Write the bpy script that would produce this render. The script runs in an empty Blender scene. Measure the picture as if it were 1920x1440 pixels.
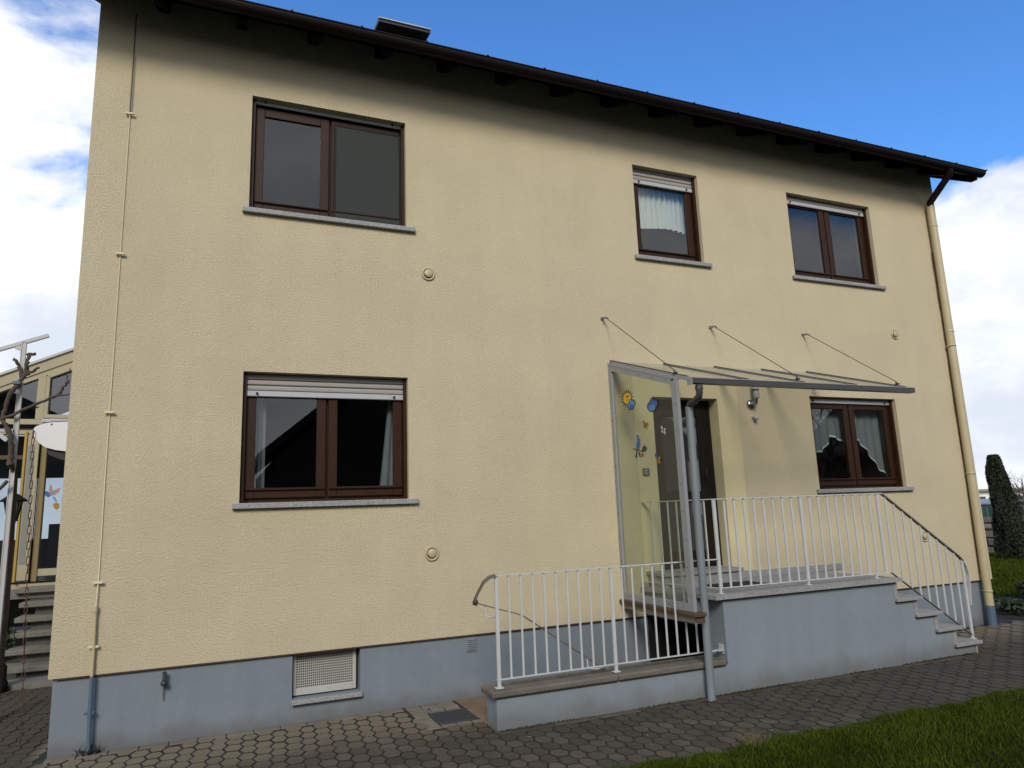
import bpy, bmesh, math, random
import numpy as np
from mathutils import Vector, Matrix, Euler
rad = math.radians
SC = bpy.context.scene
COL = SC.collection
random.seed(7)

# ------------------------------------------------------------------ camera
cam_d = bpy.data.cameras.new('camera'); cam = bpy.data.objects.new('camera', cam_d); COL.objects.link(cam)
YAW, PITCH, ROLL = rad(22.8584), rad(10.4077), rad(-2.1430)
fw = Vector((math.sin(YAW)*math.cos(PITCH), math.cos(YAW)*math.cos(PITCH), math.sin(PITCH)))
rt0 = Vector((math.cos(YAW), -math.sin(YAW), 0)); up0 = rt0.cross(fw)
rt = math.cos(ROLL)*rt0 + math.sin(ROLL)*up0; up = -math.sin(ROLL)*rt0 + math.cos(ROLL)*up0
M = Matrix((( rt.x, up.x, -fw.x, 1.2128), (rt.y, up.y, -fw.y, -6.9651), (rt.z, up.z, -fw.z, 1.1850), (0, 0, 0, 1)))
cam.matrix_world = M
cam_d.sensor_width = 36; cam_d.lens = 36*1312.48/1920
cam_d.clip_start = .05; cam_d.clip_end = 3000
SC.camera = cam

# ------------------------------------------------------------------ sky, sun, exposure
SUN_EL, SUN_AZ = rad(34), rad(203)          # azimuth clockwise from +Y: behind the camera, a little to its left
W = bpy.data.worlds.new('World'); SC.world = W; W.use_nodes = True
nt = W.node_tree; nt.nodes.clear()
def N(t, **k):
    n = nt.nodes.new(t)
    for a, b in k.items(): setattr(n, a, b)
    return n
L = nt.links.new
def mathn(op, a, b=None, clamp=False):
    n = N('ShaderNodeMath', operation=op, use_clamp=clamp)
    for i, v in enumerate((a, b)):
        if v is None: continue
        if isinstance(v, (int, float)): n.inputs[i].default_value = v
        else: L(v, n.inputs[i])
    return n.outputs[0]
sky = N('ShaderNodeTexSky', sky_type='NISHITA', sun_disc=False, sun_elevation=SUN_EL, sun_rotation=SUN_AZ,
        altitude=100, air_density=1.0, dust_density=.4, ozone_density=2.2)
tc = N('ShaderNodeTexCoord'); sep = N('ShaderNodeSeparateXYZ'); L(tc.outputs['Generated'], sep.inputs[0])
zc = mathn('MAXIMUM', sep.outputs['Z'], 0.0)
cmb = N('ShaderNodeMapping'); cmb.inputs['Location'].default_value = (9.9, 0.0, 0.15); cmb.inputs['Scale'].default_value = (1, 1, 1.7)
L(tc.outputs['Generated'], cmb.inputs[0])
n1 = N('ShaderNodeTexNoise'); n1.inputs['Scale'].default_value = 3.1; n1.inputs['Detail'].default_value = 10; n1.inputs['Roughness'].default_value = .55
n1.inputs['Distortion'].default_value = .25; L(cmb.outputs[0], n1.inputs['Vector'])
n2 = N('ShaderNodeTexNoise'); n2.inputs['Scale'].default_value = 5.5; n2.inputs['Detail'].default_value = 7; n2.inputs['Roughness'].default_value = .55
mp2 = N('ShaderNodeMapping'); mp2.inputs['Location'].default_value = (5.3, 2.2, .35); L(cmb.outputs[0], mp2.inputs[0]); L(mp2.outputs[0], n2.inputs['Vector'])
# coverage falls off with height above the horizon: banks of cloud low down, clear blue overhead
cov = mathn('SUBTRACT', 2.02, mathn('MULTIPLY', zc, 3.05))
cov = mathn('SUBTRACT', mathn('SUBTRACT', cov, mathn('MULTIPLY', mathn('SUBTRACT', sep.outputs['X'], .22), .84)), mathn('MULTIPLY', sep.outputs['Y'], .30))   # cover thins out towards one side of the sky
raw = mathn('ADD', cov, mathn('MULTIPLY', mathn('SUBTRACT', n1.outputs['Fac'], .5), 2.6))
mr = N('ShaderNodeMapRange', interpolation_type='SMOOTHSTEP'); L(raw, mr.inputs[0])
mr.inputs[1].default_value = .36; mr.inputs[2].default_value = .70
cr = N('ShaderNodeMapRange', interpolation_type='SMOOTHSTEP'); L(n2.outputs['Fac'], cr.inputs[0])
cr.inputs[1].default_value = .32; cr.inputs[2].default_value = .62
ccol = N('ShaderNodeMix', data_type='RGBA'); L(cr.outputs[0], ccol.inputs[0])
ccol.inputs[6].default_value = (5.5, 6.0, 6.8, 1); ccol.inputs[7].default_value = (7.9, 8.05, 8.3, 1)
skyb = N('ShaderNodeMix', data_type='RGBA', blend_type='MULTIPLY'); skyb.inputs[0].default_value = 1
L(sky.outputs[0], skyb.inputs[6]); 
hz_ = N('ShaderNodeMapRange', interpolation_type='SMOOTHSTEP'); L(zc, hz_.inputs[0]); hz_.inputs[1].default_value = .02; hz_.inputs[2].default_value = .42
htint = N('ShaderNodeMix', data_type='RGBA'); L(hz_.outputs[0], htint.inputs[0]); htint.inputs[6].default_value = (.88, 1.0, 1.10, 1); htint.inputs[7].default_value = (.66, 1.20, 1.77, 1)
L(htint.outputs[2], skyb.inputs[7])
mx = N('ShaderNodeMix', data_type='RGBA'); L(mr.outputs[0], mx.inputs[0]); L(skyb.outputs[2], mx.inputs[6]); L(ccol.outputs[2], mx.inputs[7])
bg = N('ShaderNodeBackground'); bg.inputs[1].default_value = .12; L(mx.outputs[2], bg.inputs[0])
wo = N('ShaderNodeOutputWorld'); L(bg.outputs[0], wo.inputs[0])
sun_d = bpy.data.lights.new('sun', 'SUN'); sun_d.energy = 2.7; sun_d.angle = rad(20); sun_d.color = (1, .93, .81)
sun = bpy.data.objects.new('sun', sun_d); COL.objects.link(sun)
sd = Vector((math.sin(SUN_AZ)*math.cos(SUN_EL), math.cos(SUN_AZ)*math.cos(SUN_EL), math.sin(SUN_EL)))
sun.rotation_euler = (-sd).to_track_quat('-Z', 'Y').to_euler(); sun.location = (-8, -14, 20)
vs = SC.view_settings; vs.view_transform = 'Standard'; vs.look = 'None'; vs.exposure = 0.2; vs.gamma = 1; vs.use_curve_mapping = False
SC.render.engine = 'CYCLES'
SC.cycles.max_bounces = 8; SC.cycles.transparent_max_bounces = 16

# ------------------------------------------------------------------ materials
ALB = .64          # scales all base colours down so the sun can be stronger
def mat(name, col, rough=.8, var=0., vscale=4., bump=0., bscale=80., metal=0., spec=.5, speck=None, rnd=0., bdist=.01, var2=None):
    """Principled with world-position noise: var = tone variation, bump = fine relief, speck = (scale, amount) granite specks,
    rnd = tone difference from object to object."""
    col = tuple(c*ALB for c in col)
    m = bpy.data.materials.new(name); m.use_nodes = True
    t = m.node_tree; p = t.nodes['Principled BSDF']
    p.inputs['Roughness'].default_value = rough; p.inputs['Metallic'].default_value = metal
    p.inputs['Specular IOR Level'].default_value = spec
    p.inputs['Base Color'].default_value = (*col, 1)
    g = t.nodes.new('ShaderNodeNewGeometry')
    src = None
    def mul(fac_socket, lo, hi, frm=.3, to=.7):
        nonlocal src
        r = t.nodes.new('ShaderNodeMapRange'); t.links.new(fac_socket, r.inputs[0])
        r.inputs[1].default_value = frm; r.inputs[2].default_value = to; r.inputs[3].default_value = lo; r.inputs[4].default_value = hi
        v = t.nodes.new('ShaderNodeVectorMath'); v.operation = 'SCALE'
        if src is None: v.inputs[0].default_value = col
        else: t.links.new(src, v.inputs[0])
        t.links.new(r.outputs[0], v.inputs['Scale']); src = v.outputs[0]
    def noise(sc, det=5, rg=.6):
        n = t.nodes.new('ShaderNodeTexNoise'); n.inputs['Scale'].default_value = sc; n.inputs['Detail'].default_value = det; n.inputs['Roughness'].default_value = rg
        t.links.new(g.outputs['Position'], n.inputs['Vector']); return n.outputs['Fac']
    if var: mul(noise(vscale), 1-var, 1+var)
    if var2: mul(noise(var2[0], 6, .65), 1-var2[1], 1+var2[1])
    if speck: mul(noise(speck[0], 2, .7), 1-speck[1], 1+speck[1], .42, .58)
    if rnd:
        oi = t.nodes.new('ShaderNodeObjectInfo'); mul(oi.outputs['Random'], 1-rnd, 1+rnd, 0, 1)
    if src is not None: t.links.new(src, p.inputs['Base Color'])
    if bump:
        b = t.nodes.new('ShaderNodeBump'); b.inputs['Strength'].default_value = bump; b.inputs['Distance'].default_value = bdist
        t.links.new(noise(bscale, 6, .72), b.inputs['Height']); t.links.new(b.outputs[0], p.inputs['Normal'])
    m['col'] = col
    return m
def tint(m, lo, hi, axis, col, noise_amt=.3, nscale=3., fac=1.):
    """Blend a second colour in along one world axis (a band with a ragged edge, e.g. weathering)."""
    t = m.node_tree; p = t.nodes['Principled BSDF']; g = t.nodes.new('ShaderNodeNewGeometry')
    s = t.nodes.new('ShaderNodeSeparateXYZ'); t.links.new(g.outputs['Position'], s.inputs[0])
    n = t.nodes.new('ShaderNodeTexNoise'); n.inputs['Scale'].default_value = nscale; n.inputs['Detail'].default_value = 6; t.links.new(g.outputs['Position'], n.inputs['Vector'])
    a = t.nodes.new('ShaderNodeMath'); a.operation = 'MULTIPLY_ADD'; t.links.new(n.outputs['Fac'], a.inputs[0]); a.inputs[1].default_value = noise_amt
    t.links.new(s.outputs['XYZ'.index(axis)], a.inputs[2])
    r = t.nodes.new('ShaderNodeMapRange'); r.interpolation_type = 'SMOOTHSTEP'; t.links.new(a.outputs[0], r.inputs[0])
    r.inputs[1].default_value = lo + noise_amt*.5; r.inputs[2].default_value = hi + noise_amt*.5; r.inputs[3].default_value = fac; r.inputs[4].default_value = 0
    x = t.nodes.new('ShaderNodeMix'); x.data_type = 'RGBA'; t.links.new(r.outputs[0], x.inputs[0])
    l = p.inputs['Base Color'].links
    if l: t.links.new(l[0].from_socket, x.inputs[6])
    else: x.inputs[6].default_value = p.inputs['Base Color'].default_value
    x.inputs[7].default_value = (*[c*ALB for c in col], 1)
    t.links.new(x.outputs[2], p.inputs['Base Color'])
def glass(name, tintc=(.85, .9, .9), refl=.1, rough=0.0, op=0.):
    """Thin pane: see-through plus a mirror reflection that grows at grazing angles."""
    m = bpy.data.materials.new(name); m.use_nodes = True; t = m.node_tree; t.nodes.clear()
    tr = t.nodes.new('ShaderNodeBsdfTransparent'); tr.inputs[0].default_value = (*tintc, 1)
    gl = t.nodes.new('ShaderNodeBsdfGlossy'); gl.inputs['Roughness'].default_value = rough; gl.inputs[0].default_value = (.93, .95, .96, 1)
    f = t.nodes.new('ShaderNodeFresnel'); f.inputs[0].default_value = 1.5
    a = t.nodes.new('ShaderNodeMath'); a.operation = 'ADD'; a.use_clamp = True; a.inputs[1].default_value = refl - .04; t.links.new(f.outputs[0], a.inputs[0])
    gm = t.nodes.new('ShaderNodeNewGeometry'); ib = t.nodes.new('ShaderNodeMath'); ib.operation = 'SUBTRACT'; ib.inputs[0].default_value = 1; t.links.new(gm.outputs['Backfacing'], ib.inputs[1])
    am = t.nodes.new('ShaderNodeMath'); am.operation = 'MULTIPLY'; t.links.new(a.outputs[0], am.inputs[0]); t.links.new(ib.outputs[0], am.inputs[1])
    mx = t.nodes.new('ShaderNodeMixShader'); t.links.new(am.outputs[0], mx.inputs[0])
    base = tr
    if op:
        df = t.nodes.new('ShaderNodeBsdfDiffuse'); df.inputs[0].default_value = (.3, .32, .32, 1)
        m2 = t.nodes.new('ShaderNodeMixShader'); m2.inputs[0].default_value = op
        t.links.new(tr.outputs[0], m2.inputs[1]); t.links.new(df.outputs[0], m2.inputs[2]); base = m2
    t.links.new(base.outputs[0], mx.inputs[1]); t.links.new(gl.outputs[0], mx.inputs[2])
    o = t.nodes.new('ShaderNodeOutputMaterial'); t.links.new(mx.outputs[0], o.inputs[0])
    return m
def sheer(name, col, dens):
    m = bpy.data.materials.new(name); m.use_nodes = True; t = m.node_tree; t.nodes.clear()
    tr = t.nodes.new('ShaderNodeBsdfTransparent'); df = t.nodes.new('ShaderNodeBsdfDiffuse'); df.inputs[0].default_value = (*col, 1)
    tl = t.nodes.new('ShaderNodeBsdfTranslucent'); tl.inputs[0].default_value = (*col, 1)
    m0 = t.nodes.new('ShaderNodeMixShader'); m0.inputs[0].default_value = .35; t.links.new(df.outputs[0], m0.inputs[1]); t.links.new(tl.outputs[0], m0.inputs[2])
    mx = t.nodes.new('ShaderNodeMixShader'); mx.inputs[0].default_value = dens
    t.links.new(tr.outputs[0], mx.inputs[1]); t.links.new(m0.outputs[0], mx.inputs[2])
    o = t.nodes.new('ShaderNodeOutputMaterial'); t.links.new(mx.outputs[0], o.inputs[0])
    return m

CREAM = (.82, .712, .482)
m_wall = mat('cream scratch render', CREAM, .95, var=.05, vscale=1.3, bump=1.0, bscale=76, bdist=.0165, spec=.15, var2=(75, .16))
def streaks(m, amt, sc=(2.6, 2.6, .16)):
    '''faint vertical rain streaks in the paint'''
    t = m.node_tree; p = t.nodes['Principled BSDF']; g = t.nodes.new('ShaderNodeNewGeometry')
    mp = t.nodes.new('ShaderNodeMapping'); mp.inputs['Scale'].default_value = sc; t.links.new(g.outputs['Position'], mp.inputs[0])
    n = t.nodes.new('ShaderNodeTexNoise'); n.inputs['Scale'].default_value = 1.6; n.inputs['Detail'].default_value = 7; n.inputs['Roughness'].default_value = .62; t.links.new(mp.outputs[0], n.inputs['Vector'])
    r = t.nodes.new('ShaderNodeMapRange'); t.links.new(n.outputs['Fac'], r.inputs[0]); r.inputs[1].default_value = .35; r.inputs[2].default_value = .65; r.inputs[3].default_value = 1-amt; r.inputs[4].default_value = 1+amt*.6
    v = t.nodes.new('ShaderNodeVectorMath'); v.operation = 'SCALE'; t.links.new(p.inputs['Base Color'].links[0].from_socket, v.inputs[0]); t.links.new(r.outputs[0], v.inputs['Scale'])
    t.links.new(v.outputs[0], p.inputs['Base Color'])
streaks(m_wall, .022)
m_smooth = mat('smooth cream plaster', (.79, .69, .43), .9, var=.04, vscale=2.5, bump=.15, bscale=60, spec=.2)
m_plinth = mat('blue grey plinth paint', (.243, .287, .322), .8, var=.04, vscale=2.2, bump=.2, bscale=55, spec=.3, var2=(14, .035))
tint(m_plinth, -.62, -.44, 'Z', (.16, .155, .15), .22, 5., .75)
m_stairw = mat('blue grey stair wall paint', (.283, .338, .376), .8, var=.035, vscale=1.8, bump=.2, bscale=55, spec=.3, var2=(9, .03))
tint(m_stairw, -.62, -.36, 'Z', (.17, .165, .155), .30, 4., .7)
streaks(m_plinth, .06); streaks(m_stairw, .05)
m_brown = mat('dark brown timber', (.006, .004, .003), .8, var=.25, vscale=6, bump=.1, bscale=40, spec=.1)
m_soffit = mat('dark stained soffit boards', (.004, .003, .003), .9, var=.2, vscale=5, spec=.05)
m_gutter = mat('dark brown gutter metal', (.014, .008, .007), .6, var=.2, vscale=3, spec=.15)
m_frame = mat('brown window frame', (.040, .0145, .0045), .5, var=.18, vscale=9, bump=.05, bscale=30, spec=.22)
m_doorf = mat('dark brown door frame', (.015, .010, .008), .5, var=.2, vscale=7, spec=.2)
m_granite = mat('speckled grey granite', (.36, .36, .352), .7, var=.08, vscale=3, speck=(170, .42), bump=.08, bscale=120, var2=(45, .12))
m_granite2 = mat('brownish weathered granite', (.17, .15, .118), .85, var=.2, vscale=4, speck=(150, .35), bump=.2, bscale=90)
tint(m_granite2, -.34, -.31, 'Z', (.10, .095, .05), .06, 9., .7)
m_slat = mat('beige shutter slat', (.42, .385, .36), .6, var=.05, vscale=3)
m_alu = mat('pale aluminium bar', (.56, .57, .58), .45, var=.05, vscale=3)
m_black = mat('black rubber', (.012, .012, .012), .6)
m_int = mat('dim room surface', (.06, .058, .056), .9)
m_white = mat('white railing paint', (.66, .68, .68), .5, var=.06, vscale=8, bump=.05, bscale=50)
m_railgrey = mat('worn handrail underside', (.19, .17, .145), .55, var=.25, vscale=6)
m_grey = mat('light grey powder coat', (.35, .365, .375), .45, var=.05, vscale=4)
m_dgrey = mat('dark grey gutter profile', (.072, .068, .068), .45, var=.1, vscale=3)
m_pipe_c = mat('cream painted pipe', (.62, .52, .32), .5, var=.08, vscale=2.5)
m_pipe_b = mat('blue painted pipe', (.105, .165, .235), .5, var=.08, vscale=4)
m_pipe_g = mat('grey plastic pipe', (.25, .285, .31), .5, var=.06, vscale=3)
m_steel = mat('stainless steel', (.45, .45, .45), .3, metal=1)
m_dark = mat('dark metal', (.05, .048, .05), .5, metal=.3)
m_board = mat('brown weathered board', (.10, .062, .032), .75, var=.25, vscale=7)
m_mat = mat('black doormat', (.014, .014, .015), .95, bump=.4, bscale=220)
m_win = glass('window glass', (.86, .89, .88), .075)
m_screen_glass = glass('clear screen glass', (.90, .92, .87), .055)
m_roofglass = glass('grey canopy glass', (.87, .87, .84), .08)
m_doorglass = glass('door glass', (.30, .33, .32), .10, .03, .10)
m_mesh = sheer('insect screen', (.085, .095, .09), .72)
m_lace = sheer('white curtain', (.90, .92, .90), .95)
m_sheer = sheer('sheer curtain', (.62, .66, .70), .42)
m_paver = mat('concrete paver', (.112, .095, .070), .95, var=.16, vscale=3, bump=.3, bscale=90, rnd=.22, var2=(22, .12), spec=.12)
tint(m_paver, -.95, -.35, 'Y', (.088, .084, .074), .5, 2., 0)      # overwritten below with the dry strip
# pavers sheltered by the wall are dry and paler, those further out damp and dark
def dry_strip(m):
    t = m.node_tree; p = t.nodes['Principled BSDF']
    g = t.nodes.new('ShaderNodeNewGeometry'); s = t.nodes.new('ShaderNodeSeparateXYZ'); t.links.new(g.outputs['Position'], s.inputs[0])
    n = t.nodes.new('ShaderNodeTexNoise'); n.inputs['Scale'].default_value = 1.6; n.inputs['Detail'].default_value = 5; t.links.new(g.outputs['Position'], n.inputs['Vector'])
    a = t.nodes.new('ShaderNodeMath'); a.operation = 'MULTIPLY_ADD'; t.links.new(n.outputs['Fac'], a.inputs[0]); a.inputs[1].default_value = .7; t.links.new(s.outputs[1], a.inputs[2])
    r = t.nodes.new('ShaderNodeMapRange'); r.interpolation_type = 'SMOOTHSTEP'; t.links.new(a.outputs[0], r.inputs[0])
    r.inputs[1].default_value = -.85; r.inputs[2].default_value = .12; r.inputs[3].default_value = 0; r.inputs[4].default_value = .9
    x = t.nodes.new('ShaderNodeMix'); x.data_type = 'RGBA'; t.links.new(r.outputs[0], x.inputs[0])
    t.links.new(p.inputs['Base Color'].links[0].from_socket, x.inputs[6]); x.inputs[7].default_value = (.17, .142, .098, 1)
    t.links.new(x.outputs[2], p.inputs['Base Color'])
dry_strip(m_paver)
tint(m_paver, -.12, .06, 'X', (.040, .036, .027), .3, 2., .72)  # pavers left of the house corner are blended darker
m_joint = mat('dark joint sand', (.020, .018, .013), .95, var=.3, vscale=12)
m_redslab = mat('reddish stone slab', (.23, .155, .095), .85, var=.22, vscale=6, bump=.2, bscale=70)
m_grate = mat('galvanised grate', (.10, .105, .11), .5, metal=.4)
m_soil = mat('garden soil', (.035, .027, .018), .95, var=.3, vscale=8, bump=.6, bscale=25, bdist=.03)
m_lawn = mat('lawn turf', (.022, .028, .003), .95, spec=.05, var=.25, vscale=2.5, bump=.6, bscale=60, bdist=.03)
m_blade = mat('grass blade', (.062, .090, .007), .9, spec=.06, var=.4, vscale=1.6, rnd=0, var2=(25, .35))
m_moss = mat('moss', (.035, .045, .010), .95, var=.3, vscale=20)
m_hill = mat('distant meadow', (.05, .07, .03), .95, var=.2, vscale=.05)

# ------------------------------------------------------------------ mesh helpers
class MB:
    def __init__(s): s.v = []; s.f = []; s.sm = []
    def add(s, vs, fs, smooth=False):
        o = len(s.v); s.v += [tuple(p) for p in vs]; s.f += [tuple(i+o for i in f) for f in fs]; s.sm += [smooth]*len(fs); return s
    def box(s, x0, x1, y0, y1, z0, z1, c=0.):
        if x0 > x1: x0, x1 = x1, x0
        if y0 > y1: y0, y1 = y1, y0
        if z0 > z1: z0, z1 = z1, z0
        if not c:
            return s.add([(x, y, z) for z in (z0, z1) for y in (y0, y1) for x in (x0, x1)],
                         [(0,2,3,1),(4,5,7,6),(0,1,5,4),(2,6,7,3),(0,4,6,2),(1,3,7,5)])
        c = min(c, (x1-x0)*.45, (y1-y0)*.45, (z1-z0)*.45)
        b = bmesh.new(); bmesh.ops.create_cube(b, size=1)
        for v in b.verts: v.co = Vector(((x0+x1)/2+v.co.x*(x1-x0), (y0+y1)/2+v.co.y*(y1-y0), (z0+z1)/2+v.co.z*(z1-z0)))
        bmesh.ops.bevel(b, geom=list(b.edges), offset=c, segments=1, affect='EDGES')
        return s.frombm(b)
    def frombm(s, b, smooth=False):
        b.verts.index_update(); b.normal_update()
        s.add([v.co[:] for v in b.verts], [[v.index for v in f.verts] for f in b.faces], smooth); b.free(); return s
    def bar(s, p, q, w, h, up=(0, 0, 1)):
        """Box along p-q, w wide sideways, h along up."""
        p, q = Vector(p), Vector(q); d = (q-p).normalized(); u = Vector(up)
        sd = d.cross(u).normalized(); u = sd.cross(d)
        vs = [a + sd*x*w/2 + u*z*h/2 for a in (p, q) for z in (-1, 1) for x in (-1, 1)]
        return s.add(vs, [(0,1,3,2),(4,6,7,5),(0,4,5,1),(2,3,7,6),(0,2,6,4),(1,5,7,3)])
    def prism(s, poly, a, b, axis='y'):
        """Extrude a polygon; axis y: poly is (x,z), axis x: (y,z), axis z: (x,y)."""
        def P(p, t): return {'y': (p[0], t, p[1]), 'x': (t, p[0], p[1]), 'z': (p[0], p[1], t)}[axis]
        n = len(poly)
        vs = [P(p, a) for p in poly] + [P(p, b) for p in poly]
        return s.add(vs, [tuple(range(n-1, -1, -1)), tuple(range(n, 2*n))] + [(i, (i+1) % n, n+(i+1) % n, n+i) for i in range(n)])
    def tube(s, pts, r, n=10, cap=True, flat=None):
        """Round tube along pts (r scalar or list); flat=(w,h) gives a flat bar instead."""
        P = [Vector(p) for p in pts]; R = r if isinstance(r, (list, tuple)) else [r]*len(P)
        d0 = (P[1]-P[0]).normalized(); u = Vector((0, 0, 1)) if abs(d0.z) < .9 else Vector((0, 1, 0))
        rings = []
        for i, p in enumerate(P):
            d = (P[min(i+1, len(P)-1)] - P[max(i-1, 0)]).normalized()
            a = d.cross(u)
            if a.length < 1e-4: a = d.cross(Vector((1, 0, 0)))
            a.normalize(); u = a.cross(d).normalized()
            if flat: rings.append([p + a*sx*flat[0]/2 + u*sz*flat[1]/2 for sx, sz in ((-1,-1),(1,-1),(1,1),(-1,1))])
            else: rings.append([p + (a*math.cos(2*math.pi*k/n) + u*math.sin(2*math.pi*k/n))*R[i] for k in range(n)])
        k = len(rings[0]); vs = [v for r_ in rings for v in r_]; fs = []
        for i in range(len(rings)-1):
            for j in range(k): fs.append((i*k+j, i*k+(j+1) % k, (i+1)*k+(j+1) % k, (i+1)*k+j))
        s.add(vs, fs, not flat)
        if cap: s.add(rings[0], [tuple(range(k))[::-1]]); s.add(rings[-1], [tuple(range(k))])
        return s
    def lathe(s, prof, c=(0, 0, 0), axis='z', n=20):
        """prof = [(r, t)], revolved about an axis through c."""
        vs = []; fs = []
        for r, t in prof:
            for k in range(n):
                a = 2*math.pi*k/n; x, y = r*math.cos(a), r*math.sin(a)
                o = {'z': (x, y, t), 'y': (x, t, y), 'x': (t, x, y)}[axis]
                vs.append((c[0]+o[0], c[1]+o[1], c[2]+o[2]))
        for i in range(len(prof)-1):
            for k in range(n): fs.append((i*n+k, i*n+(k+1) % n, (i+1)*n+(k+1) % n, (i+1)*n+k))
        fs.append(tuple(range(n))[::-1]); fs.append(tuple(range((len(prof)-1)*n, len(prof)*n)))
        return s.add(vs, fs, True)
    def mesh(s, name, m):
        me = bpy.data.meshes.new(name); me.from_pydata(s.v, [], s.f); me.update()
        if any(s.sm): me.polygons.foreach_set('use_smooth', s.sm)
        if m: me.materials.append(m)
        b = bmesh.new(); b.from_mesh(me); bmesh.ops.recalc_face_normals(b, faces=b.faces); b.to_mesh(me); b.free()
        return me
    def build(s, name, m, parent=None, **k): return link(name, s.mesh(name, m), parent, **k)
def link(name, me, parent=None, loc=None, rot=None, label=None, cat=None, group=None, kind=None):
    o = bpy.data.objects.new(name, me); COL.objects.link(o)
    if loc is not None: o.location = loc
    if rot is not None: o.rotation_euler = rot
    if parent:
        o.parent = parent; o.matrix_parent_inverse = Matrix.Translation(-Vector(wloc(parent)))
    for a, b in (('label', label), ('category', cat), ('group', group), ('kind', kind)):
        if b: o[a] = b
    return o
def wloc(o):
    return o['base'] if 'base' in o else (0, 0, 0)
def thing(name, loc, label, cat, group=None):
    o = bpy.data.objects.new(name, None); COL.objects.link(o); o.location = loc; o['base'] = loc
    o.empty_display_size = .2; o['label'] = label; o['category'] = cat
    if group: o['group'] = group
    return o
def quadmesh(name, V, F, m, smooth=False):
    """V (n,3) array, F (k,3|4) array."""
    me = bpy.data.meshes.new(name); V = np.asarray(V, np.float32); F = np.asarray(F, np.int32); k = F.shape[1]
    me.vertices.add(len(V)); me.vertices.foreach_set('co', V.ravel())
    me.loops.add(F.size); me.loops.foreach_set('vertex_index', F.ravel())
    me.polygons.add(len(F)); me.polygons.foreach_set('loop_start', np.arange(0, F.size, k, dtype=np.int32))
    me.update(calc_edges=True); me.validate()
    if m: me.materials.append(m)
    return me

# ------------------------------------------------------------------ dimensions (metres; facade plane Y=0, cream render ends at Z=0)
HW = 11.5; GZ = -.60; DEPTH = 9.0
WIN = dict(w1=(1.393, 2.983, 4.245, 5.475), w2=(1.393, 2.983, 1.361, 2.598), w3=(5.913, 6.910, 4.257, 5.475),
           w4=(8.434, 10.032, 4.241, 5.475), w5=(8.434, 10.032, 1.337, 2.566), door=(5.948, 6.911, .46, 2.488))
HOLE_B = (1.892, 2.505, -.40, 0.0)

# ------------------------------------------------------------------ ground, pavement, lawn
def rects(name, rs, z, m, **k):
    b = MB()
    for x0, x1, y0, y1 in rs: b.add([(x0, y0, z), (x1, y0, z), (x1, y1, z), (x0, y1, z)], [(0, 1, 2, 3)])
    return b.build(name, m, **k)
STAIR_HOLE = (3.76, 8.0, -.86, 0.03)
# far terrain: one sheet round the plot that falls away behind the garden walls
def terrain():
    xs = np.unique(np.concatenate([[-900, -400, -200, -100, -60, -40, -25, -15, -8, -4, 3.76, 8.0, 12, 16, 20, 24, 28, 33, 40, 50, 65, 90, 130, 200, 400, 900]]))
    ys = np.unique(np.concatenate([[-900, -400, -200, -100, -60, -40, -25, -15, -8, -4, -.86, .03, 4, 8, 12, 16, 22, 30, 40, 60, 90, 130, 200, 400, 900]]))
    V = []; F = []
    for y in ys:
        for x in xs:
            d = max(0, math.hypot(x-8, y) - 34)
            V.append((x, y, -.66 - 12*(1-math.exp(-d/60))))
    nx = len(xs)
    for j in range(len(ys)-1):
        for i in range(nx-1):
            if xs[i] >= 3.7 and xs[i+1] <= 8.01 and ys[j] >= -.87 and ys[j+1] <= .04: continue
            F.append((j*nx+i, j*nx+i+1, (j+1)*nx+i+1, (j+1)*nx+i))
    link('ground', quadmesh('ground', V, F, m_hill), kind='structure')
terrain()
pave = rects('pavement', [(-3.5, 3.76, -3.9, .03), (3.76, 8.0, -2.42, -.86), (8.0, 12.0, -2.42, .03), (-3.5, 0.03, .03, 3.45), (11.5, 12.0, .03, 5)], GZ-.0055, m_joint, kind='structure')
lawn = rects('lawn', [(3.76, 14, -6, -2.42), (12.0, 26, -2.42, 9.5)], GZ-.004, m_lawn, kind='structure')

def paver_mesh(name, mid, top, ph, gap=.0085, bev=.0035, t=.03):
    """Six-sided stone: half-width mid at its waist, top at its joints, ph long in Y."""
    h = ph/2
    out = [(-top, -h), (top, -h), (mid, 0), (top, h), (-top, h), (-mid, 0)]
    def inset(d):
        r = []
        for x, y in out:
            l = math.hypot(x, y); r.append((x - math.copysign(d*1.05, x), y - (math.copysign(d, y) if y else 0)))
        return r
    a, b = inset(gap/2), inset(gap/2+bev)
    vs = [(x, y, -t) for x, y in a] + [(x, y, -bev) for x, y in a] + [(x, y, 0) for x, y in b]
    fs = [(12, 13, 14, 15, 16, 17)] + [(i+k*6, (i+1) % 6+k*6, (i+1) % 6+(k+1)*6, i+(k+1)*6) for i in range(6) for k in (0, 1)]
    me = MB().add(vs, fs).mesh(name, m_paver); me.materials.append(m_joint)
    for p in me.polygons: p.material_index = 0 if len(p.vertices) == 6 else 1      # worn, dirt-filled edges
    return me
CS, PH = .1175, .172
pmA = paver_mesh('paver', .068, .040, PH); pmB = paver_mesh('paver', 2*CS/2*1.0-.0395+.0, .0495, PH)
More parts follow.
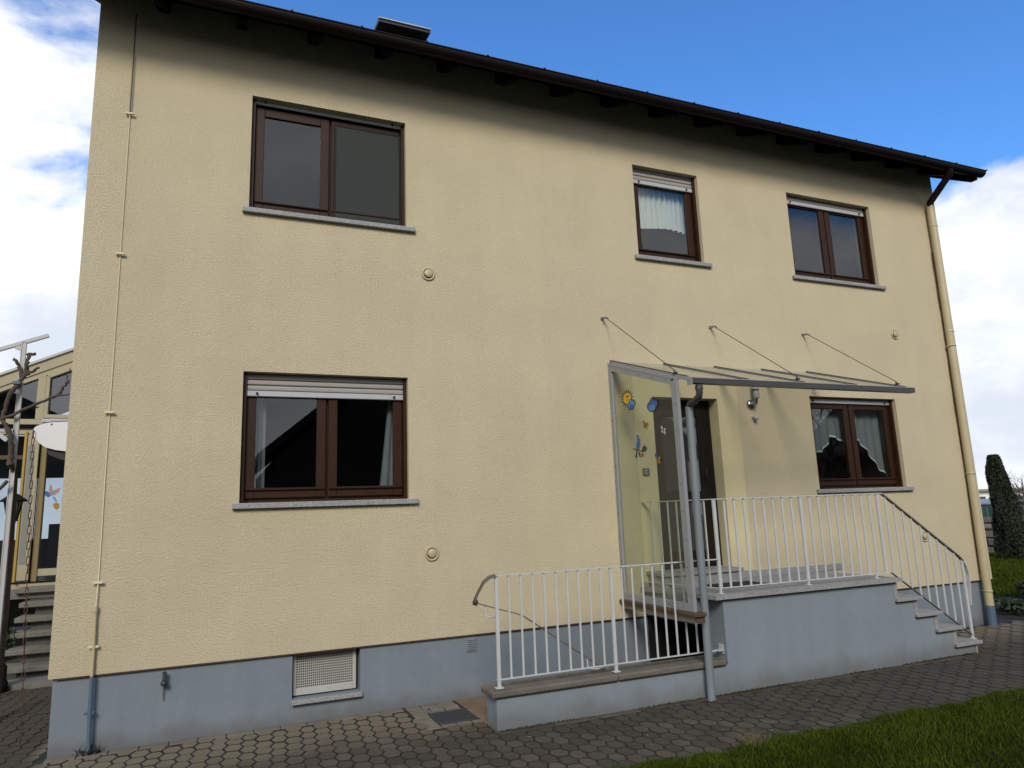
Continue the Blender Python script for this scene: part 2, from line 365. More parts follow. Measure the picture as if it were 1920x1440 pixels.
# complementary widths: waist(A)+joint(B) = joint(A)+waist(B) = CS
pmA = paver_mesh('paver', .070, .0400, PH); pmB = paver_mesh('paver', CS-.0400, CS-.070, PH)
rot5 = rad(-4.5); ca, sa = math.cos(rot5), math.sin(rot5)
camx, camy = 1.2128, -6.9651
def in_pave(x, y):
    if y > -.02 and 0.0 < x < 11.6: return False
    if x > 0.02 and y > -.085 and x < 11.6: return False                    # edge row along the plinth is separate
    if 3.40 < x < 9.45 and y > (-1.215 if x > 3.56 else -1.10): return False                           # stairwell, stairs
    if 2.93 < x < 3.8 and -.76 < y: return False                             # grate surround
    if x > 3.5 and y < -2.40 + .03*math.sin(x*5): return False
    if y < -3.8 or x < -3.4 or x > 11.93: return False
    if y > 3.1 or (y > .0 and 0 < x): return False
    if y > .2 and x < -1.9: return False
    return True
cells = []
for i in range(-40, 130):
    for j in range(-60, 60):
        lx, ly = i*CS, (j + (.5 if i % 2 else 0))*PH
        x, y = lx*ca - ly*sa + .02, lx*sa + ly*ca
        if in_pave(x, y): cells.append((x, y, i % 2))
def proj(x, y, z):
    d = Vector((x-1.2128, y+6.9651, z-1.185)); w = d.dot(fw)
    return (960+1312.48*d.dot(rt)/w, 720-1312.48*d.dot(up)/w, w) if w > .1 else (-9999, -9999, 1e3)
vis = []; rest = []
for c in cells:
    u, v, w = proj(c[0], c[1], GZ)
    (vis if -30 < u < 1950 and v < 1465 else rest).append((w, c))
vis.sort(key=lambda t: t[0])
big = [c for w, c in vis[:300]]; small = [c for w, c in vis[300:]] + [c for w, c in rest if w < 1e3 and (c[1] > -3.2)]
rp = random.Random(3)
def paver_pose(c):
    return Vector((c[0]+rp.uniform(-.0015, .0015), c[1]+rp.uniform(-.0015, .0015), GZ+rp.uniform(-.003, .002))), (rp.gauss(0, .009), rp.gauss(0, .009), rot5+rp.gauss(0, .008))
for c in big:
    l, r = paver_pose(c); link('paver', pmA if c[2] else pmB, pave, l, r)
V = []; F6 = []; F4 = []
mb = MB()
for c in small:
    l, r = paver_pose(c); me = pmA if c[2] else pmB; R = Euler(r).to_matrix()
    mb.add([R @ v.co + l for v in me.vertices], [tuple(p.vertices) for p in me.polygons])
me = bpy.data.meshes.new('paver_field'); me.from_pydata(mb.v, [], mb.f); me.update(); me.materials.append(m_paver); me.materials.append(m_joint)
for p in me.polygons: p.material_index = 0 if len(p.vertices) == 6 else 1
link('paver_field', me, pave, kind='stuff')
# straight edge row along the plinth and the small stones round the grate
m_edge = mat('dry edge paver', (.215, .188, .135), .9, var=.1, vscale=5, bump=.25, bscale=80, rnd=.1)
x = .02
while x < 2.85:
    w = .222 if x < 2.6 else 2.90-x
    MB().box(x+.003, x+w-.003, -.088, .026, GZ-.03, GZ+rp.uniform(-.002, .002), .005).build('edge_paver', m_edge, pave)
    x += w
def small_stone(x0, x1, y0, y1): MB().box(x0+.004, x1-.004, y0+.004, y1-.004, GZ-.03, GZ+rp.uniform(-.003, .003), .006).build('small_paver', m_edge, pave)
for x0, x1 in ((2.92, 3.06), (3.06, 3.22), (3.22, 3.40)):
    small_stone(x0, x1, -.10, .028)
for x0, x1 in ((2.92, 3.12), (3.12, 3.26), (3.26, 3.40)):
    small_stone(x0, x1, -.21, -.10)
for k in range(3): small_stone(2.92+k*.16, 3.08+k*.16-(.0 if k < 2 else .0), -.30, -.21)
for k in range(4): small_stone(2.92, 3.06, -.69+k*.0975, -.69+(k+1)*.0975)
for k in range(4): small_stone(2.92+k*.14, 3.06+k*.14, -.78, -.69)
for k in range(14): # row beside the stairs' front wall
    x0 = 3.5+k*.43; MB().box(x0+.004, x0+.426, -1.203, -1.128, GZ-.03, GZ+rp.uniform(-.003, .003), .008).build('small_paver', m_paver, pave)
t = thing('floor_grate', (3.27, -.49, GZ), 'dark square metal floor grate set in the pavement by the low wall end', 'grate')
gx0, gx1, gy0, gy1 = 3.065, 3.475, -.685, -.305
MB().box(gx0, gx1, gy0, gy0+.018, GZ-.02, GZ+.003).box(gx0, gx1, gy1-.018, gy1, GZ-.02, GZ+.003).box(gx0, gx0+.018, gy0+.018, gy1-.018, GZ-.02, GZ+.003).box(gx1-.018, gx1, gy0+.018, gy1-.018, GZ-.02, GZ+.003).build('frame', m_grate, t)
b = MB()
for k in range(17): xx = gx0+.03+k*.0215; b.box(xx, xx+.006, gy0+.018, gy1-.018, GZ-.018, GZ)
for k in range(15): yy = gy0+.03+k*.0225; b.box(gx0+.018, gx1-.018, yy, yy+.006, GZ-.015, GZ-.003)
b.build('bars', m_grate, t, kind='stuff')
rs_ = MB().box(3.43, 3.76, -.86, .026, GZ-.06, GZ+.004, .01).build('stone_slab', m_redslab, label='reddish stone slab forming the top step down to the basement', cat='slab')

# grass blades: three-sided tufts, thick near the camera
def blades(name, n, region, hmin, hmax, w, seed, m=m_blade, lean=.5):
    rg = np.random.default_rng(seed); P = region(rg, n); n = len(P)
    h = rg.uniform(hmin, hmax, n)*(.6+.8*rg.random(n)); a = rg.uniform(0, 2*math.pi, n); l = rg.normal(0, lean, (n, 2))*h[:, None]
    wv = np.stack([np.cos(a), np.sin(a), np.zeros(n)], 1)*w*rg.uniform(.6, 1.3, n)[:, None]
    base = np.c_[P, np.full(n, GZ-.006)]
    tip = base + np.c_[l, h]; mid = base + np.c_[l*.35, h*.62]
    V = np.stack([base-wv, base+wv, mid+wv*.7, mid-wv*.7, tip], 1).reshape(-1, 3)
    i = np.arange(n)[:, None]*5
    F = np.concatenate([i+[0, 1, 2], i+[0, 2, 3], i+[3, 2, 4]])
    return link(name, quadmesh(name, V, F, m), kind='stuff')
def reg_front(rg, n):
    x = 3.6+rg.random(n)**1.25*9.0; y = -2.385 + .035*np.sin(x*5)+.02*np.sin(x*17) - rg.random(n)**1.5*1.9
    return np.c_[x, y]
def reg_right(rg, n):
    x = 12.1+rg.random(n)*11; y = -2.4+rg.random(n)*10.5
    k = ~((x < 14.2) & (y > -.6) & (y < 1.6)); return np.c_[x, y][k]
blades('grass', 95000, reg_front, .015, .042, .0022, 1)
m_straw = mat('pale grass blade', (.115, .135, .03), .9, var=.3, vscale=3, spec=.05)
blades('pale_grass', 5000, reg_front, .015, .055, .0018, 3, m_straw, .8)
blades('grass', 45000, reg_right, .04, .10, .008, 2)
def tuft(name, c, n, h, w, m, label, cat, seed, sp=.05):
    rg = np.random.default_rng(seed)
    def rgn(r, k): return np.c_[c[0]+r.normal(0, sp, k), c[1]+r.normal(0, sp*.6, k)]
    o = blades(name, n, rgn, h*.4, h, w, seed, m, .7); del o['kind']
    o['label'] = label; o['category'] = cat
m_dead = mat('dry straw grass', (.20, .16, .075), .9, var=.2, vscale=20)
m_weed = mat('dark weed leaf', (.030, .030, .014), .8, var=.3, vscale=15)
tuft('grass_tuft', (5.02, -2.38), 260, .10, .003, m_dead, 'tuft of dry straw-coloured grass on the lawn edge beside the pavement', 'grass tuft', 5)
tuft('weed', (.325, -.02), 45, .085, .007, m_weed, 'small dark weed growing round the foot of the blue pipe at the house corner', 'weed', 6, .045)
# moss along the foot of the stair front
rg = np.random.default_rng(9); n = 5200
def reg_moss(r, k):
    x = 3.42+r.random(k)*6.0; y = -1.125-np.abs(r.normal(0, .022, k)); return np.c_[x, y][(np.sin(x*2.3)+np.sin(x*5.1+1)+r.normal(0, .7, k)) > -.2]
blades('moss', n, reg_moss, .006, .018, .006, 11, m_moss, .5)

rj = np.random.default_rng(17)
def reg_joint(r, k):
    c = np.array([(q[0], q[1]) for q in big+small if q[0] > .05]); p = c[r.integers(0, len(c), k)]
    side = r.integers(0, 4, k); a = np.array([[-.055, 0], [.055, 0], [0, .086], [0, -.086]])[side]+r.normal(0, .006, (k, 2))
    p = p+a; m = np.sin(p[:, 0]*1.7+2)+np.sin(p[:, 1]*4.1+p[:, 0])+r.normal(0, .6, k)
    edge = (p[:, 1] < -2.0) | (p[:, 1] > -.35)
    return p[(m > 1.0) | (edge & (m > .2))]
blades('joint_moss', 9000, reg_joint, .006, .014, .005, 18, m_moss, .6)
lt = MB()
for k in range(46):
    x = rj.uniform(.3, 9.5); y = -2.3+rj.random()*(1.05 if x > 3.2 else 2.1); a = rj.uniform(0, 6.3); l_ = rj.uniform(.008, .022); z = GZ+.006
    c_, s_ = math.cos(a), math.sin(a); w_ = l_*.45
    lt.add([(x-c_*l_, y-s_*l_, z), (x+s_*w_, y-c_*w_, z+.004), (x+c_*l_, y+s_*l_, z+.001), (x-s_*w_, y+c_*w_, z+.003)], [(0, 1, 2, 3)])
lt.build('leaf_litter', mat('pale dry leaf', (.34, .29, .20), .9, var=.4, vscale=4), kind='stuff')

# ------------------------------------------------------------------ the house
house = thing('house', (HW/2, 4.5, GZ), 'two-storey cream rendered house with grey plinth, brown windows and a dark overhanging eave', 'house')
RV = .20      # reveal depth
def facade(name, x0, x1, z0, z1, y, yb, holes, m, tops=True):
    xs = sorted({x0, x1} | {h[0] for h in holes} | {h[1] for h in holes}); zs = sorted({z0, z1} | {h[2] for h in holes} | {h[3] for h in holes})
    b = MB()
    for i in range(len(xs)-1):
        for j in range(len(zs)-1):
            cx, cz = (xs[i]+xs[i+1])/2, (zs[j]+zs[j+1])/2
            if any(h[0] < cx < h[1] and h[2] < cz < h[3] for h in holes): continue
            b.add([(xs[i], y, zs[j]), (xs[i+1], y, zs[j]), (xs[i+1], y, zs[j+1]), (xs[i], y, zs[j+1])], [(0, 1, 2, 3)])
    for a, c, d, e in holes:
        for p, q in (((a, d), (a, e)), ((a, e), (c, e)), ((c, e), (c, d)), ((c, d), (a, d))):
            b.add([(p[0], y, p[1]), (q[0], y, q[1]), (q[0], yb, q[1]), (p[0], yb, p[1])], [(0, 1, 2, 3)])
    return b
ZT = 6.45
b = facade('wall', 0, HW, 0, ZT, 0, RV+.10, list(WIN.values()), m_wall)
# inner skin behind the reveals keeps the rooms dark, side and back walls close the box
b.add([(0, 0, 0), (0, DEPTH, 0), (0, DEPTH, ZT), (0, 0, ZT)], [(0, 1, 2, 3)])
b.add([(HW, 0, 0), (HW, DEPTH, 0), (HW, DEPTH, ZT), (HW, 0, ZT)], [(0, 1, 2, 3)])
b.add([(0, DEPTH, 0), (HW, DEPTH, 0), (HW, DEPTH, ZT), (0, DEPTH, ZT)], [(0, 1, 2, 3)])
b.add([(0, 0, 0), (HW, 0, 0), (HW, .06, 0), (0, .06, 0)], [(0, 1, 2, 3)])
b.add([(0, 0, 0), (.06, 0, 0), (.06, DEPTH, 0), (0, DEPTH, 0)], [(0, 1, 2, 3)])
for X in (0, HW): b.add([(X, 0, ZT), (X, DEPTH, ZT), (X, DEPTH/2, ZT+2.9)], [(0, 1, 2)])
b.build('wall', m_wall, house)
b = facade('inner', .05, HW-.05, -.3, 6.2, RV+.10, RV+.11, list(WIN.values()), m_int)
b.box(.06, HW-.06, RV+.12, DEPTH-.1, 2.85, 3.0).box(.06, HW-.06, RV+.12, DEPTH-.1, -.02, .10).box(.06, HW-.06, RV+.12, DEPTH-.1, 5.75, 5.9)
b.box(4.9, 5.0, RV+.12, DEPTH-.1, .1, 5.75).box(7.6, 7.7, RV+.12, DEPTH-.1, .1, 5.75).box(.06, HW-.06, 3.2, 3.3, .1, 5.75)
b.build('room_lining', m_int, house)
# plinth, recessed 3 cm
b = facade('plinth', .03, HW-.03, -2.8, -.001, .03, .16, [HOLE_B[:3]+(-.0011,)], m_plinth)
b.add([(.03, .03, -2.8), (.03, DEPTH, -2.8), (.03, DEPTH, 0), (.03, .03, 0)], [(0, 1, 2, 3)])
b.add([(HW-.03, .03, -2.8), (HW-.03, DEPTH, -2.8), (HW-.03, DEPTH, 0), (HW-.03, .03, 0)], [(0, 1, 2, 3)])
b.build('plinth', m_plinth, house)
MB().box(.05, HW-.05, .004, .028, -.012, -.003).build('drip_strip', mat('rusty drip strip', (.09, .045, .03), .7), house)
# smooth plaster surround of the front door (4 mm proud)
dx0, dx1, dz0, dz1 = WIN['door']
MB().box(5.69, dx0+.003, -.004, RV+.11, .33, 2.80).box(dx1-.003, 7.225, -.004, RV+.11, .40, 2.80).box(dx0+.003, dx1-.003, -.0042, RV+.11, dz1-.003, 2.80).build('plaster_surround', m_smooth, house)
MB().box(7.0, 8.645, -.012, .02, .312, .392, .003).build('skirting', m_granite, house)
MB().box(8.20, 8.655, -.006, .02, .31, .385).build('plinth_patch', m_plinth, house)

# roof: slab with soffit, gutter, rafters, ridge behind
PT = math.tan(rad(32)); EY = -.56; EZ = 6.09
def rz(y): return EZ + (y-EY)*PT
RX0, RX1 = -.35, 11.78
RYM = DEPTH/2
b = MB().prism([(EY, EZ-.02), (RYM, rz(RYM)-.02), (DEPTH+.55, EZ-.02), (DEPTH+.55, EZ-.10), (RYM, rz(RYM)-.13), (EY, EZ-.10)], RX0, RX1, 'x')
b.build('roof', m_soffit, house)
m_tile = mat('dark roof tile', (.05, .032, .026), .7, var=.2, vscale=3)
roof_tiles = []
for side in (1,):
    tile = MB().add([(-.15, 0, 0), (.15, 0, 0), (.15, .36, 0), (-.15, .36, 0), (-.15, 0, .03), (.15, 0, .03), (.15, .36, .015), (-.15, .36, .015)],
                    [(0,1,2,3),(4,7,6,5),(0,4,5,1),(1,5,6,2),(2,6,7,3),(3,7,4,0)]).mesh('roof_tile', m_tile)
for k in range(40):
    l = (RX0+.15+k*.3035, EY+.02, rz(EY+.02)-.015)
    link('roof_tile', tile, house, l, (rad(32), 0, 0))
b = MB()
for r in range(1, 17):
    for k in range(40):
        y = EY+.02+r*.30; M4 = Matrix.Translation((RX0+.15+k*.3035, y, rz(y)-.015)) @ Matrix.Rotation(rad(32), 4, 'X')
        b.add([M4 @ v.co for v in tile.vertices], [tuple(p.vertices) for p in tile.polygons])
b.build('roof_tile_field', m_tile, house, kind='stuff')
raf = MB().prism([(EY+.10, rz(EY+.10)-.11), (.25, rz(.25)-.11), (.25, rz(.25)-.27), (EY+.10, rz(EY+.10)-.20)], -.05, .05, 'x').mesh('rafter', m_brown)
for k in range(16): link('rafter', raf, house, (.55+k*.715, 0, 0))
MB().prism([(EY+.02, rz(EY+.02)-.09), (RYM, rz(RYM)-.09), (RYM, rz(RYM)-.30), (EY+.12, rz(EY+.12)-.23), (EY+.02, rz(EY+.02)-.17)], RX1-.035, RX1+.002, 'x').build('barge_board', m_brown, house)
# half-round gutter
GY, GZg, GR = -.535, 6.065, .075
pts = [(math.cos(math.pi+math.pi*k/10)*GR, math.sin(math.pi+math.pi*k/10)*GR) for k in range(11)]
inn = [(x*.93, z*.93) for x, z in pts]
gpoly = [(GY+x, GZg+z) for x, z in pts] + [(GY+x, GZg+z) for x, z in reversed(inn)]
g = MB().prism(gpoly, -.45, 11.90, 'x')
g.prism([(GY+x, GZg+z) for x, z in pts], 11.895, 11.905, 'x')
g.tube([(-.45, GY-GR, GZg+.004), (11.905, GY-GR, GZg+.004)], .009, 8)
gut = g.build('gutter', m_gutter, house)
hk = MB().box(-.010, .010, -.015, .02, -.004, .011).mesh('hook', m_gutter)
for k in range(18): link('hook', hk, gut, (.35+k*.68, GY-GR, GZg+.008))
# downpipe
dp = MB().tube([(11.17, GY, GZg-.05), (11.18, GY+.02, GZg-.13), (11.265, -.10, 5.68), (11.272, -.08, 5.60)], .050, 14).build('downpipe', m_gutter, house, label='dark brown slanted elbow below the gutter end')
dpc = MB().tube([(11.272, -.08, 5.63), (11.28, -.08, 5.4), (11.285, -.08, 4.9), (11.27, -.08, 1.5), (11.24, -.08, -.34)], [.052, .058, .056, .056, .056], 16).build('downpipe', m_pipe_c, house, label='cream painted downpipe along the right edge of the facade')
MB().tube([(11.24, -.08, -.335), (11.232, -.08, -.62)], .061, 16).build('downpipe', m_pipe_b, house, label='blue painted foot of the downpipe')
for z in (3.40, 1.50, -.14):
    xc = 11.24+.03*min(1, max(0, (z+.3)/1.8))+.004
    b = MB().lathe([(.0595, -.012), (.0625, -.012), (.0625, .012), (.0595, .012)], (xc, -.08, z), 'z', 16).box(xc-.012, xc+.012, -.03, .01, z-.012, z+.012)
    b.build('pipe_clamp', m_pipe_c, dpc)
for z in (5.30, 3.62): MB().lathe([(.055, -.02), (.0605, -.015), (.0605, .015), (.055, .02)], (11.283, -.08, z), 'z', 16).build('pipe_collar', m_pipe_c, dpc)
m_stain = mat('rust brown stain', (.36, .25, .13), .95, var=.3, vscale=6, bump=.6, bscale=38, bdist=.014)
b = MB(); rs = random.Random(4); prev = None
zz = np.linspace(.1, 4.9, 40)
for a_, b_ in zip(zz[:-1], zz[1:]):
    w0, w1 = .020+.012*math.sin(a_*3.1)+.006*math.sin(a_*11), .020+.012*math.sin(b_*3.1)+.006*math.sin(b_*11)
    b.add([(11.268-w0, -.0025, a_), (11.31, -.0025, a_), (11.31, -.0025, b_), (11.268-w1, -.0025, b_)], [(0, 1, 2, 3)])
b.build('rust_stain', m_stain, house)

# open roof window above the eave
sk = MB()
zf, yf, yh = 7.445, .98, 1.75
sx0, sx1 = 2.90, 3.585
zh = rz(yh)+.05
skyl = MB().prism([(yf, zf), (yf+.01, zf+.055), (yh, zh+.055), (yh, zh)], sx0, sx1, 'x').build('roof_window', m_dark, house, label='dark roof window standing open above the eave')
MB().box(sx0-.01, sx1+.01, yf-.012, yf+.004, zf+.044, zf+.058).build('sash_edge', m_alu, skyl)
MB().prism([(1.0, rz(1.0)), (1.0, rz(1.0)+.13), (1.85, rz(1.85)+.10), (1.85, rz(1.85))], sx0-.02, sx1+.0, 'x').build('kerb', m_dark, skyl)
MB().box(sx0, sx1-.02, .985, 1.0, rz(1.0)+.10, rz(1.0)+.132).build('kerb_edge', m_alu, skyl)

# ------------------------------------------------------------------ windows
GP = .17
def frame_ring(x0, x1, z0, z1, w, y0, y1, wb=None):
    wb = wb or w
    return (MB().box(x0, x0+w, y0, y1, z0, z1, .004).box(x1-w, x1, y0, y1, z0, z1, .004)
            .box(x0+w, x1-w, y0+.001, y1, z1-w, z1, .004).box(x0+w, x1-w, y0+.001, y1, z0, z0+wb, .004))
def window(key, sashes, sh_bottom, label, slats):
    x0, x1, z0, z1 = WIN[key]
    fr = frame_ring(x0+.012, x1-.012, z0-.01, z1+.05, .062, GP-.03, GP+.05, .075)
    if sashes == 2: cx = (x0+x1)/2; fr.box(cx-.045, cx+.045, GP-.02, GP+.05, z0+.06, z1-.05, .004)
    f = fr.build('window', m_frame, house, label=label)
    n = sashes; step = (x1-x0-.024-.06)/n
    for k in range(n):
        a = x0+.042+k*step + (.012 if k else 0); c = x0+.042+(k+1)*step - (.012 if k < n-1 else 0)
        sa_ = frame_ring(a, c, z0+.045, z1-.06, .088 if n == 2 else .095, GP-.062, GP-.012, .095)
        sa_.box(a+.01, c-.01, GP-.085, GP-.060, z0+.118, z0+.134, .003)      # rain bar
        sa_.build('sash', m_frame, f)
        MB().box(a+.08, c-.08, GP-.040, GP-.034, z0+.13, z1-.14).build('pane', m_win, f)
    # guide rails and roller shutter
    for s, xx in ((1, x0+.002), (-1, x1-.002)):
        MB().box(xx, xx+s*.034, .055, GP-.062, z0+.0, z1-.004).build('guide_rail', m_frame, f)
    zb = sh_bottom
    MB().box(x0+.030, x1-.030, .078, .100, zb, zb+.055, .006).build('shutter_bar', m_alu, f)
    for xx in (x0+.13, x1-.13):
        MB().lathe([(.011, -.022), (.011, .0)], (xx, .08, zb+.028), 'y', 10).build('stop_knob', m_black, f)
    z = zb+.058
    while z < z1 - .004:
        ze = min(z+.0515, z1-.003)
        pr = [(.088, z), (.080, z+.008), (.079, z+(ze-z)*.6), (.086, ze-.004), (.098, ze-.004), (.098, z)]
        MB().prism(pr, x0+.032, x1-.032, 'x').build('shutter_slat', m_slat, f)
        z += .0545
    if slats == 0: pass
    # sill
    oh = (.060, .105) if key in ('w1', 'w3') else (.045, .10)
    MB().box(x0-.06, x1+.09, -.045, GP-.03, z0-.052, z0-.002, .004).build('sill', m_granite, f)
    return f
w1 = window('w1', 2, 5.438, 'wide upper window with an insect screen over one pane', 0)
w2 = window('w2', 2, 2.372, 'wide ground floor window with its roller shutter a little lowered', 1)
w3 = window('w3', 1, 5.268, 'narrow upper window with a short white curtain', 1)
w4 = window('w4', 2, 5.350, 'upper two-pane window nearest the downpipe', 0)
w5 = window('w5', 2, 2.490, 'ground floor two-pane window beside the entrance with lace curtain', 0)
MB().box(2.235, 2.94, GP-.075, GP-.069, 4.30, 5.36).build('insect_screen', m_mesh, w1)
frame_ring(2.225, 2.95, 4.29, 5.37, .022, GP-.080, GP-.064).build('screen_frame', m_doorf, w1)

def curtain(name, x0, x1, ztop, bottom, m, y, folds, amp, label, nx=90, nz=10):
    b = []; F = []
    for j in range(nz+1):
        for i in range(nx+1):
            t = i/nx; x = x0+(x1-x0)*t; zb = bottom(x); z = ztop+(zb-ztop)*j/nz
            b.append((x, y+amp*math.sin(t*folds*2*math.pi+.6*math.sin(t*9))*(0.5+.5*j/nz)+.3*amp*math.sin(t*folds*5.1+j*.3), z))
    for j in range(nz):
        for i in range(nx): F.append((j*(nx+1)+i, j*(nx+1)+i+1, (j+1)*(nx+1)+i+1, (j+1)*(nx+1)+i))
    me = quadmesh(name, b, F, m); me.polygons.foreach_set('use_smooth', [True]*len(F))
    link(name, me, label=label, cat='curtain')
curtain('curtain', 5.99, 6.86, 5.36, lambda x: 4.735+.022*abs(math.sin(x*38))+.02*math.sin(x*7), m_lace, .225, 11, .022, 'short white gathered curtain hanging inside the narrow upper window')
lx = [8.5, 8.80, 8.86, 8.93, 8.99, 9.12, 9.30, 9.36, 9.42, 9.50, 9.58, 9.66, 9.76, 9.86, 10.0]
lz = [1.84, 1.84, 1.90, 1.96, 2.06, 2.02, 1.93, 1.97, 2.04, 1.99, 1.92, 1.84, 1.70, 1.58, 1.50]
curtain('curtain', 8.52, 9.96, 2.49, lambda x: float(np.interp(x, lx, lz))+.006*abs(math.sin(x*70)), m_sheer, .25, 10, .018, 'sheer lace curtain with a slanting scalloped hem inside the window beside the entrance')
def hem():
    V = []; F = []; n_ = 120
    for i in range(n_+1):
        x = 8.52+1.44*i/n_; zb = float(np.interp(x, lx, lz))+.006*abs(math.sin(x*70))
        for z in (zb-.004, zb+.016): V.append((x, .243+.018*math.sin(i/n_*10*2*math.pi), z))
    for i in range(n_): F.append((2*i, 2*i+2, 2*i+3, 2*i+1))
    o = [q for q in COL.objects if q.name.startswith('curtain')][-1]
    link('lace_hem', quadmesh('lace_hem', V, F, m_lace), o)
hem()
curtain('curtain', 1.44, 1.62, 2.50, lambda x: 1.45, m_sheer, .25, 2.5, .02, 'narrow pale side curtain at the house corner edge of the wide ground floor window')
def side_cur():
    V = []; F = []; nx, nz = 14, 12
    for j in range(nz+1):
        z = 2.42-(2.42-1.42)*j/nz; x0 = 2.865-.03-.105*(j/nz)
        for i in range(nx+1):
            tt = i/nx; V.append((x0+(2.93-x0)*tt, .25+.012*math.sin(tt*14), z))
    for j in range(nz):
        for i in range(nx): F.append((j*(nx+1)+i, j*(nx+1)+i+1, (j+1)*(nx+1)+i+1, (j+1)*(nx+1)+i))
    link('curtain', quadmesh('curtain', V, F, m_sheer), label='tapering pale side curtain at the entrance edge of the wide ground floor window', cat='curtain')
side_cur()

# basement window behind a perforated sheet
x0, x1, z0, z1 = HOLE_B
m_grille = mat('off white painted grille', (.54, .535, .49), .6, var=.05, vscale=5)
bw = frame_ring(x0+.012, x1-.025, z0+.012, z1+.03, .03, .10, .125, .06).build('basement_window', m_grille, house, label='basement window covered by a cream perforated sheet')
b = MB(); nx, nz = 28, 15
gx0, gx1, gz0, gz1 = x0+.042, x1-.055, z0+.072, z1
for k in range(nx+1): xx = gx0+(gx1-gx0)*k/nx; b.box(xx-.0036, xx+.0036, .108, .112, gz0, gz1)
for k in range(nz+1): zz_ = gz0+(gz1-gz0)*k/nz; b.box(gx0, gx1, .1135, .1155, zz_-.0038, zz_+.0038)
b.build('grille', m_grille, bw)
MB().box(x0-.02, x1+.02, .16, .165, z0-.02, z1).build('backing', m_black, bw)
MB().box(x0-.004, x1+.012, -.02, .10, z0-.042, z0-.002, .004).build('sill', m_granite, bw)
# small louvre vent in the plinth
lv = MB().box(3.558, 3.664, .018, .03, -.165, -.030, .003).build('plinth_vent', m_plinth, house)
for k in range(6): MB().prism([(.006, -.143+k*.018), (.020, -.143+k*.018+.011), (.020, -.143+k*.018)], 3.572, 3.650, 'x').build('louvre', m_plinth, lv)
# round vent caps
def vent_cap(x, y, z, axis='y'):
    s = -1
    if axis == 'y':
        v = MB().lathe([(.074, 0), (.074, -.012), (.064, -.018), (.054, -.012), (.050, -.004), (.050, 0)], (x, y, z), 'y', 28).build('vent_cap', m_pipe_c, house)
        MB().lathe([(.049, -.0035), (.049, -.0005)], (x, y, z), 'y', 24).build('vent_hole', m_pipe_c, v)
        MB().prism([(x+.046*math.cos(a), z+.046*math.sin(a)) for a in [math.pi*(1.02+.96*k/14) for k in range(15)]] + [(x+.036*math.cos(a), z+.004+.036*math.sin(a)) for a in [math.pi*(1.98-.96*k/14) for k in range(15)]], -.0045, -.0036, 'y').build('vent_lid_shadow', m_black, v)  # black crescent painted as the shadow under the lid
        MB().lathe([(.040, -.026), (.044, -.022), (.044, -.012), (.038, -.003)], (x+.002, y, z+.004), 'y', 24).build('vent_lid', m_pipe_c, v)
    else:
        v = MB().lathe([(.085, 0), (.085, .03), (.07, .045)], (x, y, z), 'x', 24).build('vent_cap', m_pipe_c, house)
vent_cap(3.216, 0, 3.743); vent_cap(3.209, 0, .812); vent_cap(10.205, 0, 3.526); vent_cap(10.238, 0, .655)
vent_cap(HW, .45, 1.52, 'x')

# lightning conductor: dark cable, then cream painted rod, cream pipe and blue pipe
lc = MB().tube([(.311, -.03, 6.1), (.311, -.03, 5.03)], .006, 8).build('lightning_conductor', m_dark, house, label='dark upper length of the lightning conductor')
m_cable = mat('cream painted cable', (.88, .76, .51), .7)
lc2 = MB().tube([(.311, -.030, 5.05), (.311, -.0065, 5.0), (.308, -.0065, 1.56), (.311, -.0065, .76), (.311, -.024, .72), (.306, -.03, .51)], .0055, 8).build('lightning_conductor', m_cable, house)
MB().tube([(.306, -.032, .53), (.312, -.032, .20), (.312, -.032, -.006)], .0125, 10).build('conductor_pipe', m_pipe_c, house)
MB().tube([(.312, -.032, -.004), (.322, -.032, -.62)], .0165, 12).build('conductor_pipe', m_pipe_b, house, label='blue painted foot pipe of the lightning conductor')
for z, m_ in ((5.04, m_cable), (3.64, m_cable), (2.177, m_cable), (.735, m_cable), (.224, m_cable), (-.287, m_pipe_b)):
    MB().box(.272, .350, -.036, -.022, z-.010, z+.010, .003).tube([(.285, -.022, z), (.285, .02, z)], .006, 6).tube([(.337, -.042, z), (.337, -.02, z)], .008, 6).build('conductor_clamp', m_, lc2)
MB().tube([(.306, -.032, .50), (.306, -.032, .545)], .019, 10).build('conductor_clamp', m_pipe_c, lc2)
# tap in the plinth
t = thing('water_tap', (.848, -.02, -.12), 'small metal garden water tap on the grey plinth below the cream wall', 'tap')
MB().tube([(.848, .03, -.06), (.848, -.03, -.06)], .012, 10).tube([(.848, -.028, -.045), (.848, -.03, -.10)], .016, 12).build('body', m_steel, t)
MB().lathe([(.010, -.145), (.024, -.14), (.028, -.125), (.022, -.108), (.012, -.10)], (.848, -.03, 0), 'z', 12).build('nozzle', m_dark, t)
MB().box(.828, .868, -.036, -.024, -.042, -.034, .003).tube([(.848, -.03, -.046), (.848, -.03, -.028)], .008, 8).build('handle', m_dark, t)
b = MB().add([(.836, .0285, -.145), (.862, .0285, -.145), (.858, .0285, -.27), (.846, .0285, -.285), (.838, .0285, -.24)], [(0, 1, 2, 3, 4)])
b.build('damp_stain', mat('reddish damp stain', (.13, .11, .135), .9, var=.2, vscale=20), house)

